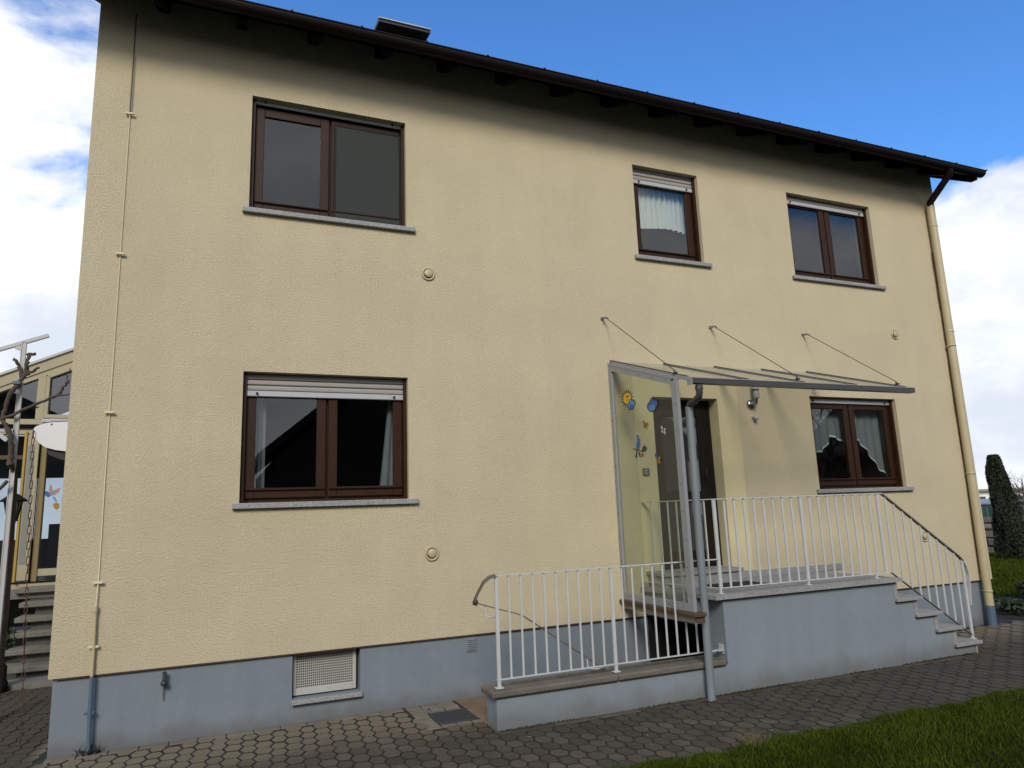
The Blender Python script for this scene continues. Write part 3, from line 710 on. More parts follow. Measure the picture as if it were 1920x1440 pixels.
# ------------------------------------------------------------------ front door
DY = .16
door = frame_ring(dx0+.005, dx1-.005, dz0, dz1, .095, DY, DY+.07, .03).build('front_door', m_doorf, house, label='dark brown front door with large glass panel')
lf = frame_ring(dx0+.10, dx1-.10, dz0+.03, dz1-.095, .115, DY-.012, DY+.045, .17)
lf.box(dx0+.215, dx1-.215, DY-.010, DY+.045, 1.24, 1.36, .004).box(dx0+.44, dx0+.50, DY-.008, DY+.04, dz0+.20, 1.24, .003)
leaf = lf.build('door_leaf', m_doorf, door)
MB().box(dx0+.20, dx1-.20, DY+.012, DY+.018, 1.35, dz1-.20).build('pane', m_doorglass, door)
MB().box(dx0+.20, dx1-.20, DY+.012, DY+.018, dz0+.19, 1.25).build('pane', m_doorglass, door)
MB().box(dx0+.16, dx1-.16, DY+.10, DY+.11, dz0, dz1).build('inner_blind', mat('dim hallway', (.05, .052, .05), .9, var=.35, vscale=5), door)
MB().tube([(dx1-.165, DY-.012, 1.50), (dx1-.165, DY-.05, 1.50), (dx1-.165, DY-.05, 1.62)], .010, 8).build('handle', m_dark, door)

# ------------------------------------------------------------------ entrance stairs, landing, basement stairwell
YF = -1.12
st = thing('entrance_stairs', (7.5, -.55, GZ), 'blue grey entrance stairs with speckled granite landing and four granite treads beside the house wall', 'stairs')
prof = [(5.84, -.62), (9.37, -.62), (9.37, -.515), (9.03, -.515), (9.03, -.33), (8.755, -.33), (8.755, -.145), (8.47, -.145), (8.47, .045), (8.19, .045), (8.19, .27), (5.84, .27)]
MB().prism(prof, YF, -.88, 'y').build('stair_wall', m_stairw, st)
b = MB().box(5.66, 8.18, -.879, .028, .02, .27)
b.build('landing_base', m_stairw, st)
MB().prism([(5.61, -.001), (5.73, -1.168), (8.285, -1.168), (8.285, -.001)], .272, .312, 'z').build('landing_slab', m_granite, st)
TR = [(8.175, 8.575, .095), (8.455, 8.868, -.092), (8.745, 9.158, -.279), (9.015, 9.450, -.466)]
for k, (a, c, z) in enumerate(TR):
    MB().box(a, c, -1.165, -.012, z-.038, z, .004).build('tread', m_granite, st)
    ztop = .272 if k == 0 else TR[k-1][2]-.038
    MB().box(a+.012, a+.06, -1.125, -.014, z, ztop).build('riser', m_granite, st)
MB().box(9.372, 9.40, -1.125, -.014, GZ-.01, -.504).build('riser', m_granite, st)
for k in range(1, 4):                                             # solid core under the treads behind the front wall
    a, c, z = TR[k]; MB().box(a+.02, c-.06, -.879, -.02, GZ-.01, z-.038).build('core', m_plinth, st)
MB().box(8.22, 8.50, -.879, -.02, GZ-.01, .057).build('core', m_plinth, st)
# step in front of the door
MB().box(5.72, 6.76, -.34, -.014, .312, .436).build('step_riser', m_granite, st)
MB().box(5.70, 6.78, -.365, -.008, .437, .476, .004).build('step_tread', m_granite, st)
MB().box(5.62, 5.70, -.055, -.014, .313, .365, .003).build('skirting', m_granite, st)
MB().box(6.17, 6.80, -.74, -.38, .3125, .328, .004).build('doormat', m_mat, label='black doormat on the granite landing at the front door step', cat='doormat')

lw = thing('low_wall', (4.6, -1.0, GZ), 'low blue grey wall with mossy brown stone coping round the basement stairwell', 'wall')
MB().box(3.43, 5.8399, YF, -.88, -2.8, -.342).build('wall_body', m_stairw, lw)
MB().box(3.385, 4.60, -1.155, -.85, -.340, -.284, .012).build('coping', m_granite2, lw)
MB().box(4.604, 5.805, -1.155, -.85, -.340, -.284, .012).build('coping', m_granite2, lw)
m_void = mat('painted basement shade', (.018, .018, .019), .9)  # near-black colour stands for the missing light under the landing
MB().box(5.74, 6.75, .008, .029, -2.5, -.06).box(5.70, 5.738, .004, .029, -2.5, -.02).build('basement_opening_shade', m_void, house)  # black panel over the plinth, darkness of the basement opening painted in
bs = thing('basement_stairs', (4.6, -.42, -2.6), 'dark concrete basement steps going down under the landing behind the low wall', 'stairs')
for k in range(9):
    xx = 3.76+k*.27; zz_ = GZ-.19*(k+1)
    MB().box(xx, xx+.31, -.878, .026, zz_-.16, zz_).build('step', mat('damp concrete', (.09, .088, .08), .9) if k == 0 else bpy.data.materials['damp concrete'], bs)
MB().box(5.3, 8.15, -.878, .026, -2.65, -2.5).build('floor', bpy.data.materials['damp concrete'], bs)
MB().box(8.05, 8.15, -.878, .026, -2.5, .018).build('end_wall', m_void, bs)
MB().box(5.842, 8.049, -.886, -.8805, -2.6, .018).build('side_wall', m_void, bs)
MB().box(3.70, 3.758, -.878, .026, -2.6, GZ-.07).build('retaining_wall', m_plinth, bs)

# ------------------------------------------------------------------ railings
def baluster(w, h): return MB().box(-w/2, w/2, -.005, .005, 0, h).mesh('baluster', m_white)
ur = thing('stair_railing', (7.6, -1.05, .31), 'white metal railing with vertical bars round the landing and down the entrance stairs', 'railing')
RY = -1.05; ZR = 1.245; ZB = .365
MB().tube([(5.71, -.02, ZR), (5.885, RY, ZR), (8.24, RY, ZR+.004), (8.275, RY, ZR-.006)], 1, flat=(.036, .010)).build('handrail', m_white, ur)
srail = [(8.27, RY, 1.24), (8.32, RY, 1.208), (9.40, RY, .482), (9.46, RY, .425), (9.505, RY, .35), (9.525, RY, .26), (9.515, RY, .12), (9.49, RY, -.04), (9.487, RY, -.09)]
MB().tube(srail[:4], 1, flat=(.040, .013)).build('handrail', m_railgrey, ur, label='sloping handrail with worn grey brown underside')
MB().tube(srail[3:], 1, flat=(.040, .010)).build('rail_end', m_white, ur)
MB().tube([(5.70, -.04, ZB), (5.885, RY, ZB), (8.26, RY, ZB)], 1, flat=(.028, .008)).build('bottom_rail', m_white, ur)
MB().tube([(8.255, RY, ZB), (8.30, RY, ZB-.025), (9.45, RY, -.425)], 1, flat=(.028, .008)).build('bottom_rail', m_railgrey, ur)
def zrail(x): return float(np.interp(x, [p[0] for p in srail[:4]], [p[2] for p in srail[:4]]))
def zbot(x): return float(np.interp(x, [8.255, 8.30, 9.45], [ZB, ZB-.025, -.425]))
for x in (5.89, 7.04, 8.19):
    MB().box(x-.018, x+.018, RY-.009, RY+.009, ZB-.004, ZR-.005).build('post', m_white, ur)
for x in (5.885, 7.035, 8.03):
    MB().box(x-.011, x+.011, RY-.008, RY+.008, .318, ZB-.004).box(x-.03, x+.03, RY-.03, RY+.03, .3125, .320, .002).build('post_foot', m_white, ur)
ub = baluster(.022, ZR-ZB-.008)
for x0 in (5.89, 7.04):
    for k in range(1, 9): link('baluster', ub, ur, (x0+k*1.15/9, RY, ZB+.003))
for k in range(1, 8):
    f = k/8; link('baluster', ub, ur, (5.70+(5.887-5.70)*f, -.03+(RY+.03)*f, ZB+.003), (0, 0, rad(80)))
for k in range(9):
    x = 8.312+k*.1275; zt, zb_ = zrail(x)-.006, zbot(x)+.003
    MB().box(x-.011, x+.011, RY-.005, RY+.005, zb_, zt).build('baluster', m_white, ur)
MB().box(9.43, 9.466, RY-.009, RY+.009, -.464, zrail(9.44)-.01).build('post', m_white, ur)
MB().box(9.42, 9.476, RY-.03, RY+.03, -.4655, -.458).build('post_foot', m_white, ur)

lr = thing('wall_railing', (4.6, -1.03, -.284), 'white metal railing with vertical bars standing on the mossy low wall', 'railing')
LZ, LB = .648, -.214
MB().tube([(3.47, RY, LZ), (5.88, RY, LZ)], 1, flat=(.034, .010)).build('top_rail', m_white, lr)
loop = [(3.475, RY, LZ), (3.42, RY+.002, LZ-.012), (3.375, RY+.02, LZ-.05), (3.335, RY+.06, .51), (3.318, RY+.10, .445), (3.330, RY+.13, .418), (3.352, RY+.15, .412)]
MB().tube(loop, 1, flat=(.046, .026)).build('rail_loop', m_railgrey, lr, label='dark worn curved end of the railing')
MB().tube([loop[-1], (3.565, -.90, .342), (3.72, -.90, .295), (3.80, -.90, .262), (4.585, -.90, -.273), (4.86, -.90, -.46)], 1, flat=(.030, .010)).build('stair_handrail', m_railgrey, lr)
for x, z, xp, zp in ((3.43, .383, 3.478, .325), (4.42, -.160, 4.55, -.212)):
    MB().tube([(x, -.90, z), (x+.002, -.90, z-.07), (x+.015, -.905, z-.092), (x+.05, -.94, z-.10), (xp, RY+.01, zp-.02)], .007, 8).build('rail_bracket', m_white, lr)
MB().tube([(3.465, RY, LB), (5.83, RY, LB)], 1, flat=(.026, .008)).build('bottom_rail', m_white, lr)
for x in (3.485, 4.635):
    MB().box(x-.015, x+.015, RY-.009, RY+.009, LB-.06, LZ-.005).build('post', m_white, lr)
    MB().box(x-.034, x+.034, RY-.03, RY+.03, -.2835, -.274, .003).build('post_foot', m_white, lr)
lb = baluster(.0165, LZ-LB-.008)
for k in range(1, 10): link('baluster', lb, lr, (3.485+k*.115, RY, LB+.003))
for k in range(1, 9): link('baluster', lb, lr, (4.635+k*.115, RY, LB+.003))
MB().box(5.77, 5.84, RY-.035, RY+.035, LB-.004, LB+.004).box(5.832, 5.838, RY-.03, RY+.04, LB-.035, LB+.055).build('end_bracket', m_white, lr)

# ------------------------------------------------------------------ entrance canopy
cp = thing('entrance_canopy', (6.95, -.7, 2.4), 'grey framed glass canopy over the front door hung from three thin cables', 'canopy')
CY0, CZ0, CY1, CZ1 = -.004, 2.885, -1.42, 2.425
RXS = [5.42, 6.165, 6.92, 7.675, 8.435]
def cz(y): return CZ0+(CZ1-CZ0)*(y-CY0)/(CY1-CY0)
for k, x in enumerate(RXS):
    MB().bar((x, CY0, CZ0-.012), (x, CY1, CZ1-.012), .040, .040).build('rafter', m_grey, cp)
    MB().bar((x, CY0, CZ0+.014), (x, CY1+.01, CZ1+.014), .034, .010).build('cover_strip', m_dark, cp)
for a, c in zip(RXS[:-1], RXS[1:]):
    MB().bar(((a+c)/2, CY0, CZ0+.003), ((a+c)/2, CY1, CZ1+.003), c-a-.03, .006).build('pane', m_roofglass, cp)
MB().box(5.40, 8.455, -.03, -.002, CZ0-.045, CZ0-.008).build('wall_profile', m_grey, cp)
b = MB().box(5.435, 8.515, -1.470, -1.464, 2.362, 2.412).box(5.435, 8.515, -1.464, -1.395, 2.362, 2.367).box(5.435, 8.515, -1.401, -1.395, 2.3675, 2.405).box(8.509, 8.515, -1.464, -1.401, 2.3675, 2.408)
cg = b.build('gutter', m_dgrey, cp)
MB().box(5.43, 8.517, -1.474, -1.455, 2.4125, 2.420).build('gutter_lip', m_grey, cg)
MB().box(5.427, 5.434, -1.472, -1.394, 2.348, 2.410).build('gutter_end', m_grey, cg)
for xw, xf in ((5.335, 5.40), (6.905, 7.0), (8.44, 8.52)):
    r = MB().tube([(xw+.012, -.075, 3.392), (xf, -1.25, cz(-1.25)+.045)], .0042, 6).build('cable', m_dark, cp)
    MB().lathe([(.022, 0), (.022, -.008), (.012, -.014), (.012, -.055), (.016, -.058), (.016, -.07), (.006, -.072)], (xw, 0, 3.40), 'y', 14).tube([(xw, -.066, 3.40), (xw+.018, -.11, 3.378)], .009, 8).build('wall_anchor', m_steel, r)
    MB().box(xf-.012, xf+.012, -1.275, -1.225, cz(-1.25)+.012, cz(-1.25)+.030).tube([(xf, -1.25, cz(-1.25)+.02), (xf, -1.235, cz(-1.25)+.055)], .008, 8).build('foot_anchor', m_dark, r)
# canopy drain pipe
MB().tube([(5.535, -1.432, 2.352), (5.535, -1.432, 2.27), (5.537, -1.415, 2.235), (5.545, -1.33, 2.205), (5.552, -1.25, 2.19), (5.555, -1.222, 2.165), (5.555, -1.22, 2.12)], [.036, .034, .034, .033, .034, .035, .037], 12).tube([(5.535, -1.432, 2.305), (5.535, -1.432, 2.335)], .040, 12).build('drain_elbow', m_dgrey, cp)
MB().tube([(5.555, -1.22, 2.165), (5.538, -1.22, -.61)], .0385, 16).build('drain_pipe', m_pipe_g, cp)
# glass side screen
sc_ = thing('side_screen', (5.39, -.65, .2), 'tall glass side screen in a pale grey frame at the end of the canopy', 'screen')
SX = 5.39; SY = -1.285; ZBt = .205
def zt(y): return cz(y)-.045
MB().box(SX-.018, SX+.018, -.065, -.004, ZBt, zt(0)).build('post', m_grey, sc_)
MB().box(SX-.018, SX+.018, SY, SY+.085, ZBt, zt(SY)).build('post', m_grey, sc_)
MB().bar((SX, -.066, zt(-.066)-.03), (SX, SY+.086, zt(SY+.086)-.03), .034, .06).bar((SX, -.004, zt(0)+.012), (SX, SY, zt(SY)+.012), .04, .022).build('top_rail', m_grey, sc_)
MB().box(SX-.017, SX+.017, SY+.086, -.066, ZBt, ZBt+.07).build('bottom_rail', m_grey, sc_)
b = MB()
ya, yb_ = -.05, SY+.07
MB().add([(SX-.003, ya, ZBt+.05), (SX-.003, yb_, ZBt+.05), (SX-.003, yb_, zt(yb_)-.03), (SX-.003, ya, zt(ya)-.03),
          (SX+.003, ya, ZBt+.05), (SX+.003, yb_, ZBt+.05), (SX+.003, yb_, zt(yb_)-.03), (SX+.003, ya, zt(ya)-.03)],
         [(0,1,2,3),(7,6,5,4),(0,4,5,1),(1,5,6,2),(2,6,7,3),(3,7,4,0)]).build('pane', m_screen_glass, sc_)
scr = MB().lathe([(.0055, -.003), (.0055, 0)], (0, 0, 0), 'x', 8).mesh('screw', m_dark)
for k in range(9):
    for y in (-.035, SY+.045): link('screw', scr, sc_, (SX-.018, y, .35+k*.262))
for k in range(5):
    y = -.16-.24*k; link('screw', scr, sc_, (SX-.017, y, ZBt+.035)); link('screw', scr, sc_, (SX-.017, y, zt(y)-.03))
bm_ = thing('screen_beam', (5.39, -.65, .1), 'brown edged cream beam carrying the glass side screen over the basement stairs', 'beam')
MB().box(5.33, 5.46, -1.36, -.004, .168, .203, .004).build('board', m_board, bm_)
MB().box(5.365, 5.45, -1.30, -.005, .112, .167).build('beam', mat('cream beam paint', (.36, .30, .17), .8, var=.15, vscale=6), bm_)
MB().box(5.36, 5.455, -1.335, -1.301, .112, .167, .004).build('end_block', m_board, bm_)

# stickers on the glass
XS = SX-.0045
def flat(pts, m, name, parent=None, dx=0., **k):
    n = len(pts); return MB().prism(pts, XS-.0015-dx, XS-dx, 'x').build(name, m, parent, **k)
def mcol(n, c): return mat(n, c, .5, var=.12, vscale=40)
c_yel, c_ora, c_blu, c_lblu, c_out = mcol('sticker yellow', (.78, .52, .03)), mcol('sticker ochre', (.42, .22, .02)), mcol('sticker blue', (.045, .13, .42)), mcol('sticker light blue', (.10, .30, .52)), mcol('sticker outline', (.012, .012, .015))
c_ray = mcol('sticker ray', (.13, .06, .006))
c_grn, c_red, c_wht = mcol('sticker green', (.035, .06, .03)), mcol('sticker red', (.28, .02, .03)), mcol('sticker white', (.55, .58, .55))
def ell(cy, cz_, ry, rz_, n=20, rot=0): return [(cy+ry*math.cos(2*math.pi*k/n)*math.cos(rot)-rz_*math.sin(2*math.pi*k/n)*math.sin(rot), cz_+ry*math.cos(2*math.pi*k/n)*math.sin(rot)+rz_*math.sin(2*math.pi*k/n)*math.cos(rot)) for k in range(n)]
def sticker(y, z, label): return thing('window_sticker', (XS, y, z), label, 'sticker', 'stickers on the glass side screen')
def yneg(p): return [(-a, b_) for a, b_ in p]
# picture's rightward direction on the screen is -Y
t = sticker(-.36, 2.385, 'yellow smiling sun sticker with a small blue cloud on the glass screen')
sy, sz, sr = -.355, 2.392, .062
flat(ell(sy, sz, .078, .060, 28), c_yel, 'disc', t)
for k in range(16):
    a = 2*math.pi*k/16; ca_, sa_ = math.cos(a), math.sin(a)
    p = [(sy+(.070*ca_-.020*sa_), sz+(.055*sa_+.013*ca_)), (sy+.130*ca_, sz+.106*sa_), (sy+(.070*ca_+.020*sa_), sz+(.055*sa_-.013*ca_))]
    flat(p, c_ray, 'ray', t, -.0006)
for dy in (-.022, .012): flat(ell(sy+dy-.005, sz+.018, .009, .014, 10), c_out, 'eye', t, .002)
flat([(sy+.02, sz-.018), (sy, sz-.030), (sy-.025, sz-.020), (sy-.02, sz-.012), (sy, sz-.022), (sy+.016, sz-.012)], c_red, 'mouth', t, .002)
PD = [0]
def cloud(cy, cz_, s, t, m1, m2):
    PD[0] = 0
    for dy, dz, r in ((0, 0, .04), (-.05, .01, .042), (0, .028, .045), (.045, .0, .042), (-.015, -.022, .04), (.025, -.022, .038)):
        dy *= 1.2; dz *= 1.2; r *= .86
        flat(ell(cy+dy*s, cz_+dz*s, (r+.012)*s, (r+.010)*s, 16), c_out, 'outline', t, .0022)
        PD[0] += .00012; flat(ell(cy+dy*s, cz_+dz*s, r*s, r*s*.95, 16), m1 if dz > -.01 else m2, 'puff', t, .0024+PD[0])
cloud(-.435, 2.305, .82, t, c_lblu, c_blu)
t = sticker(-.84, 2.24, 'blue cloud sticker on the glass screen in front of the door edge'); cloud(-.835, 2.235, .98, t, c_blu, c_lblu)
def butterfly(y, z, s, m1, m2, label, rot=.5):
    t = sticker(y, z, label)
    for sgn in (1, -1):
        flat(ell(y+sgn*.032*s*math.cos(rot), z+(.02+sgn*.03*math.sin(rot))*s, .034*s, .022*s, 14, rot+sgn*.5), c_out, 'outline', t, .0010)
        flat(ell(y+sgn*.032*s*math.cos(rot), z+(.02+sgn*.03*math.sin(rot))*s, .027*s, .016*s, 14, rot+sgn*.5), m1 if sgn > 0 else m2, 'wing', t, .0020+.0001*sgn)
        flat(ell(y+sgn*.024*s*math.cos(rot), z+(-.022+sgn*.02*math.sin(rot))*s, .024*s, .018*s, 12, rot-sgn*.5), m2, 'wing', t, .0024+.0001*sgn)
    flat(ell(y, z, .008*s, .036*s, 10, rot*.4), c_out, 'body', t, .0032)
butterfly(-.68, 2.045, .9, c_ora, c_ora, 'ochre butterfly sticker on the glass screen against the yellow wall')
butterfly(-1.0, 1.955, .85, c_wht, c_wht, 'white butterfly sticker on the glass screen in front of the dark door')
butterfly(-.865, 1.675, .95, c_blu, c_ora, 'blue and orange butterfly sticker lowest on the glass screen by the door edge')
t = sticker(-.52, 1.83, 'blue bird on a leafy twig sticker on the glass screen')
def yz(px, py):   # sticker sketch units (crop pixels) to screen plane
    return (-.51-(px-405)*.00132, 1.884-(py-930)*.00079)
def polyp(L_): return [yz(*p) for p in L_]
flat(polyp([(395, 825), (415, 835), (428, 880), (445, 885), (440, 930), (438, 990), (415, 1025), (385, 1030), (372, 985), (392, 915), (400, 870)]), c_blu, 'bird', t, .0012)
flat(polyp([(395, 825), (412, 832), (404, 858), (396, 862)]), c_out, 'beak', t, .002)
flat(polyp([(380, 1025), (400, 1030), (385, 1090), (376, 1145), (352, 1132), (366, 1080)]), c_out, 'tail', t, .0005)
flat(polyp([(325, 1005), (360, 1010), (420, 1030), (465, 1062), (470, 1078), (440, 1066), (400, 1045), (330, 1022)]), mcol('sticker twig', (.10, .07, .03)), 'twig', t, .0022)
flat(polyp([(450, 1060), (470, 1010), (500, 980), (512, 1005), (535, 1020), (525, 1055), (500, 1078), (470, 1078)]), c_grn, 'leaf', t, .001)
flat(polyp([(405, 1065), (425, 1065), (437, 1110), (432, 1152), (412, 1125), (404, 1090)]), c_grn, 'leaf', t, .0014)
flat(ell(*yz(462, 1115), .017, .024, 12), c_red, 'berry', t, .0016)
# doorbell
t = thing('doorbell_panel', (5.79, -.02, 1.6), 'small grey doorbell panel with two pale name strips on the yellow wall', 'doorbell')
MB().box(5.745, 5.835, -.022, -.005, 1.55, 1.635, .004).build('case', mat('bell grey', (.15, .15, .14), .4), t)
for z in (1.606, 1.578): MB().box(5.765, 5.808, -.0245, -.0222, z-.005, z+.005).build('name_strip', c_wht, t)
# wall lamp and motion sensor
t = thing('wall_lamp', (7.43, -.08, 2.45), 'steel and white glass wall lamp under the canopy beside the door', 'lamp')
m_lampwhite = mat('white lamp glass', (.52, .55, .52), .35)
MB().lathe([(.062, 0), (.062, -.012), (.052, -.03), (.02, -.036)], (7.432, 0, 2.425), 'y', 20).build('wall_plate', m_steel, t)
MB().tube([(7.435, -.03, 2.425), (7.44, -.10, 2.43), (7.44, -.11, 2.49)], .017, 10).build('arm', m_steel, t)
MB().lathe([(.02, 2.485), (.034, 2.50), (.036, 2.62), (.034, 2.70), (.02, 2.715)], (7.438, -.11, 0), 'z', 16).build('glass_tube', m_lampwhite, t)
MB().lathe([(.038, 2.585), (.039, 2.585), (.039, 2.605), (.038, 2.605)], (7.438, -.11, 0), 'z', 16).box(7.474, 7.482, -.114, -.106, 2.49, 2.70).build('ring', m_dark, t)
t = thing('motion_sensor', (7.46, -.05, 2.25), 'small white motion sensor on the wall below the lamp', 'sensor')
MB().tube([(7.447, .0, 2.262), (7.452, -.03, 2.262)], .022, 12).build('mount', m_lampwhite, t)
MB().lathe([(.012, 2.222), (.026, 2.232), (.030, 2.252), (.024, 2.272), (.008, 2.278)], (7.457, -.05, 0), 'z', 14).build('sensor_head', m_lampwhite, t)

# ------------------------------------------------------------------ left of the house: garden stairs, conservatory, lamp, pole, vine, canopy, chain
gs = thing('garden_stairs', (-.6, 4.3, GZ), 'grey concrete block steps with open treads climbing beside the house to the conservatory', 'stairs')
m_conc = mat('weathered concrete', (.20, .19, .165), .95, var=.18, vscale=5, bump=.35, bscale=45, speck=(90, .12))
m_concd = mat('damp concrete block', (.13, .13, .12), .95, var=.2, vscale=6, bump=.3, bscale=45)
steps = [(-1.14, 3.55, -.43), (-1.15, 3.80, -.26), (-1.16, 4.05, -.09), (-1.16, 4.22, .08), (-1.16, 4.40, .25), (-1.27, 4.62, .42)]
MB().box(-1.3, -.02, 3.10, 3.52, GZ-.02, GZ+.05, .008).build('footing', m_conc, gs)
for x, y, z in steps:
    MB().box(x, -.03, y, y+.42, z-.065, z, .008).build('tread', m_conc, gs)
    MB().box(x+.17, x+.52, y+.10, y+.36, z-.165, z-.066).build('block', m_concd, gs)
    if z < -.2: MB().box(x+.53, -.03, y+.12, y+.36, z-.165, z-.066).build('block', m_concd, gs)
MB().box(-1.0, -.03, 4.55, 5.4, GZ, .0).build('core', m_int, gs)
MB().box(-1.5, -.03, 4.7, 5.65, .28, .355).build('landing', m_conc, gs)
# conservatory, its front wall at Y=5.65
cv = thing('conservatory', (-2.4, 5.7, GZ), 'cream timber conservatory with slanting glazed gable and open yellow door behind the house corner', 'conservatory')
m_cvc = mat('cream conservatory timber', (.46, .41, .27), .6, var=.06, vscale=4)
m_yel = mat('yellow ochre door edge', (.50, .31, .045), .5, var=.06, vscale=4)
m_och = mat('dull ochre stile', (.27, .20, .085), .6, var=.08, vscale=4)
m_cvw = mat('pale yellow garden wall', (.50, .43, .17), .9, var=.1, vscale=3, bump=.3, bscale=40)
CVY = 5.65
def cvr(x): return 3.976+.485*(x+1.013)              # roof line of the gable
CX0 = -3.3
def slab(poly, y0, y1, nm, m): return MB().prism(poly, y0, y1, 'y').build(nm, m, cv)
slab([(CX0, GZ), (-1.56, GZ), (-1.56, .43), (CX0, .43)], CVY, CVY+.25, 'base_wall', m_cvw)
slab([(-1.56, .30), (0, .30), (0, .43), (-1.56, .43)], CVY-.01, CVY+.25, 'door_sill', m_cvc)
slab([(CX0, 2.778), (0, 2.778), (0, 2.84), (CX0, 2.84)], CVY-.02, CVY+.12, 'transom', m_cvc)
slab([(CX0, 2.72), (0, 2.72), (0, 2.776), (CX0, 2.776)], CVY-.05, CVY+.10, 'drip_bar', m_brown)
slab([(CX0, 2.63), (0, 2.63), (0, 2.719), (CX0, 2.719)], CVY-.01, CVY+.12, 'door_head', m_cvc)
slab([(CX0, cvr(CX0)-.20), (0, cvr(0)-.20), (0, cvr(0)-.03), (CX0, cvr(CX0)-.03)], CVY-.03, CVY+.12, 'rake_beam', m_cvc)
slab([(CX0+.3, cvr(CX0+.3)-.28), (0, cvr(0)-.28), (0, cvr(0)-.201), (CX0+.3, cvr(CX0+.3)-.201)], CVY-.012, CVY+.12, 'rake_rail', m_cvc)
slab([(CX0, cvr(CX0)-.028), (0, cvr(0)-.028), (0, cvr(0)+.012), (CX0, cvr(CX0)+.012)], CVY-.06, CVY+4, 'roof_edge', m_alu)
m_cvg = glass('conservatory glass', (.66, .72, .76), .14)
for x0, x1 in ((-2.55, -1.98), (-1.93, -1.42), (-1.262, -.55)):
    zb = 2.86 if x1 < -1.3 else 2.935; zd = .262 if x1 < -1.3 else .31
    slab([(x0, zb), (x1, zb), (x1, cvr(x1)-zd), (x0, max(cvr(x0)-zd, zb+.02))], CVY+.05, CVY+.056, 'gable_pane', m_cvg)
slab([(CX0+.4, 2.841), (-.0, 2.841), (-.0, 2.862), (CX0+.4, 2.862)], CVY-.005, CVY+.10, 'gable_rail', m_cvc)
for x0, x1 in ((-1.98, -1.93), (-1.42, -1.313), (-.5, 0)):
    slab([(x0, 2.863), (x1, 2.863), (x1, cvr(x1)-.281), (x0, cvr(x0)-.281)], CVY-.01, CVY+.10, 'gable_post', m_cvc)
# casement of the right gable light, with dark seal round it
fr = MB(); x0, x1 = -1.305, -.5
fr.box(x0, x0+.045, CVY-.035, CVY+.045, 2.882, cvr(x0)-.30).box(x1-.05, x1, CVY-.035, CVY+.045, 2.882, cvr(x1)-.30).box(x0+.045, x1-.05, CVY-.035, CVY+.045, 2.882, 2.935)
fr.bar((x0+.02, CVY+.005, cvr(x0+.02)-.315), (x1-.02, CVY+.005, cvr(x1-.02)-.315), .08, .05); fr.build('casement', m_cvc, cv)
MB().box(-1.312, -1.306, CVY-.012, CVY+.02, 2.87, cvr(-1.31)-.285).build('casement_seal', m_brown, cv)
MB().box(x0-.01, x1, CVY-.05, CVY-.012, 2.815, 2.868).build('casement_sill', m_alu, cv)
for x0, x1 in ((-2.6, -2.5), (-1.306, -1.232), (-.30, 0)):
    slab([(x0, .431), (x1, .431), (x1, 2.629), (x0, 2.629)], CVY-.01, CVY+.12, 'post', m_och if x0 == -1.306 else m_cvc)
slab([(-2.5, .45), (-1.52, .45), (-1.52, 2.62), (-2.5, 2.62)], CVY+.05, CVY+.056, 'pane', m_cvg)
slab([(-2.5, 2.25), (-1.52, 2.25), (-1.52, 2.31), (-2.5, 2.31)], CVY-.01, CVY+.045, 'glazing_bar', m_board)
slab([(-1.231, .52), (-.30, .52), (-.30, .62), (-1.231, .62)], CVY+.01, CVY+.09, 'door_rail', m_cvc)
slab([(-1.231, .621), (-.30, .621), (-.30, 2.629), (-1.231, 2.629)], CVY+.05, CVY+.056, 'pane', m_cvg)
slab([(-1.322, .43), (-1.307, .43), (-1.307, 2.62), (-1.322, 2.62)], CVY-.03, CVY-.012, 'door_seal', m_brown)
slab([(-1.54, .431), (-.3, .431), (-.3, .446), (-1.54, .446)], CVY-.03, CVY-.012, 'threshold', m_brown)
# open door leaf with an ochre edge
dl = MB().box(-1.512, -1.478, CVY-.10, CVY-.03, .45, 2.66, .004).build('door_leaf', m_yel, cv)
MB().box(-1.477, -1.323, CVY-.075, CVY-.035, .47, 2.62, .004).build('leaf_face', m_cvc, dl)
MB().box(-1.455, -1.375, CVY-.079, CVY-.0755, .70, 2.45).build('leaf_glass', mat('frosted leaf glass', (.30, .31, .29), .25), dl)
MB().box(CX0, 0, CVY+3.9, CVY+4.0, GZ, 1.02).build('back_wall', m_int, cv)
for x in (-3.2, -2.3, -1.35, -.45): MB().box(x, x+.07, CVY+3.9, CVY+3.98, 1.021, 2.6).build('back_post', m_int, cv)
MB().box(CX0, 0, CVY+.9, CVY+.93, 2.02, 2.70).build('inner_blind', m_int, cv)
MB().box(-1.33, -1.02, CVY+1.1, CVY+1.5, .41, 1.28).build('dark_cabinet', m_int, cv)
MB().box(CX0, 0, CVY+.26, CVY+4, .30, .40).build('floor', m_int, cv)
MB().prism([(CX0, cvr(CX0)-.05), (.0, cvr(0)-.05), (.0, cvr(0)-.09), (CX0, cvr(CX0)-.09)], CVY+.13, CVY+4, 'y').build('roof', m_int, cv)
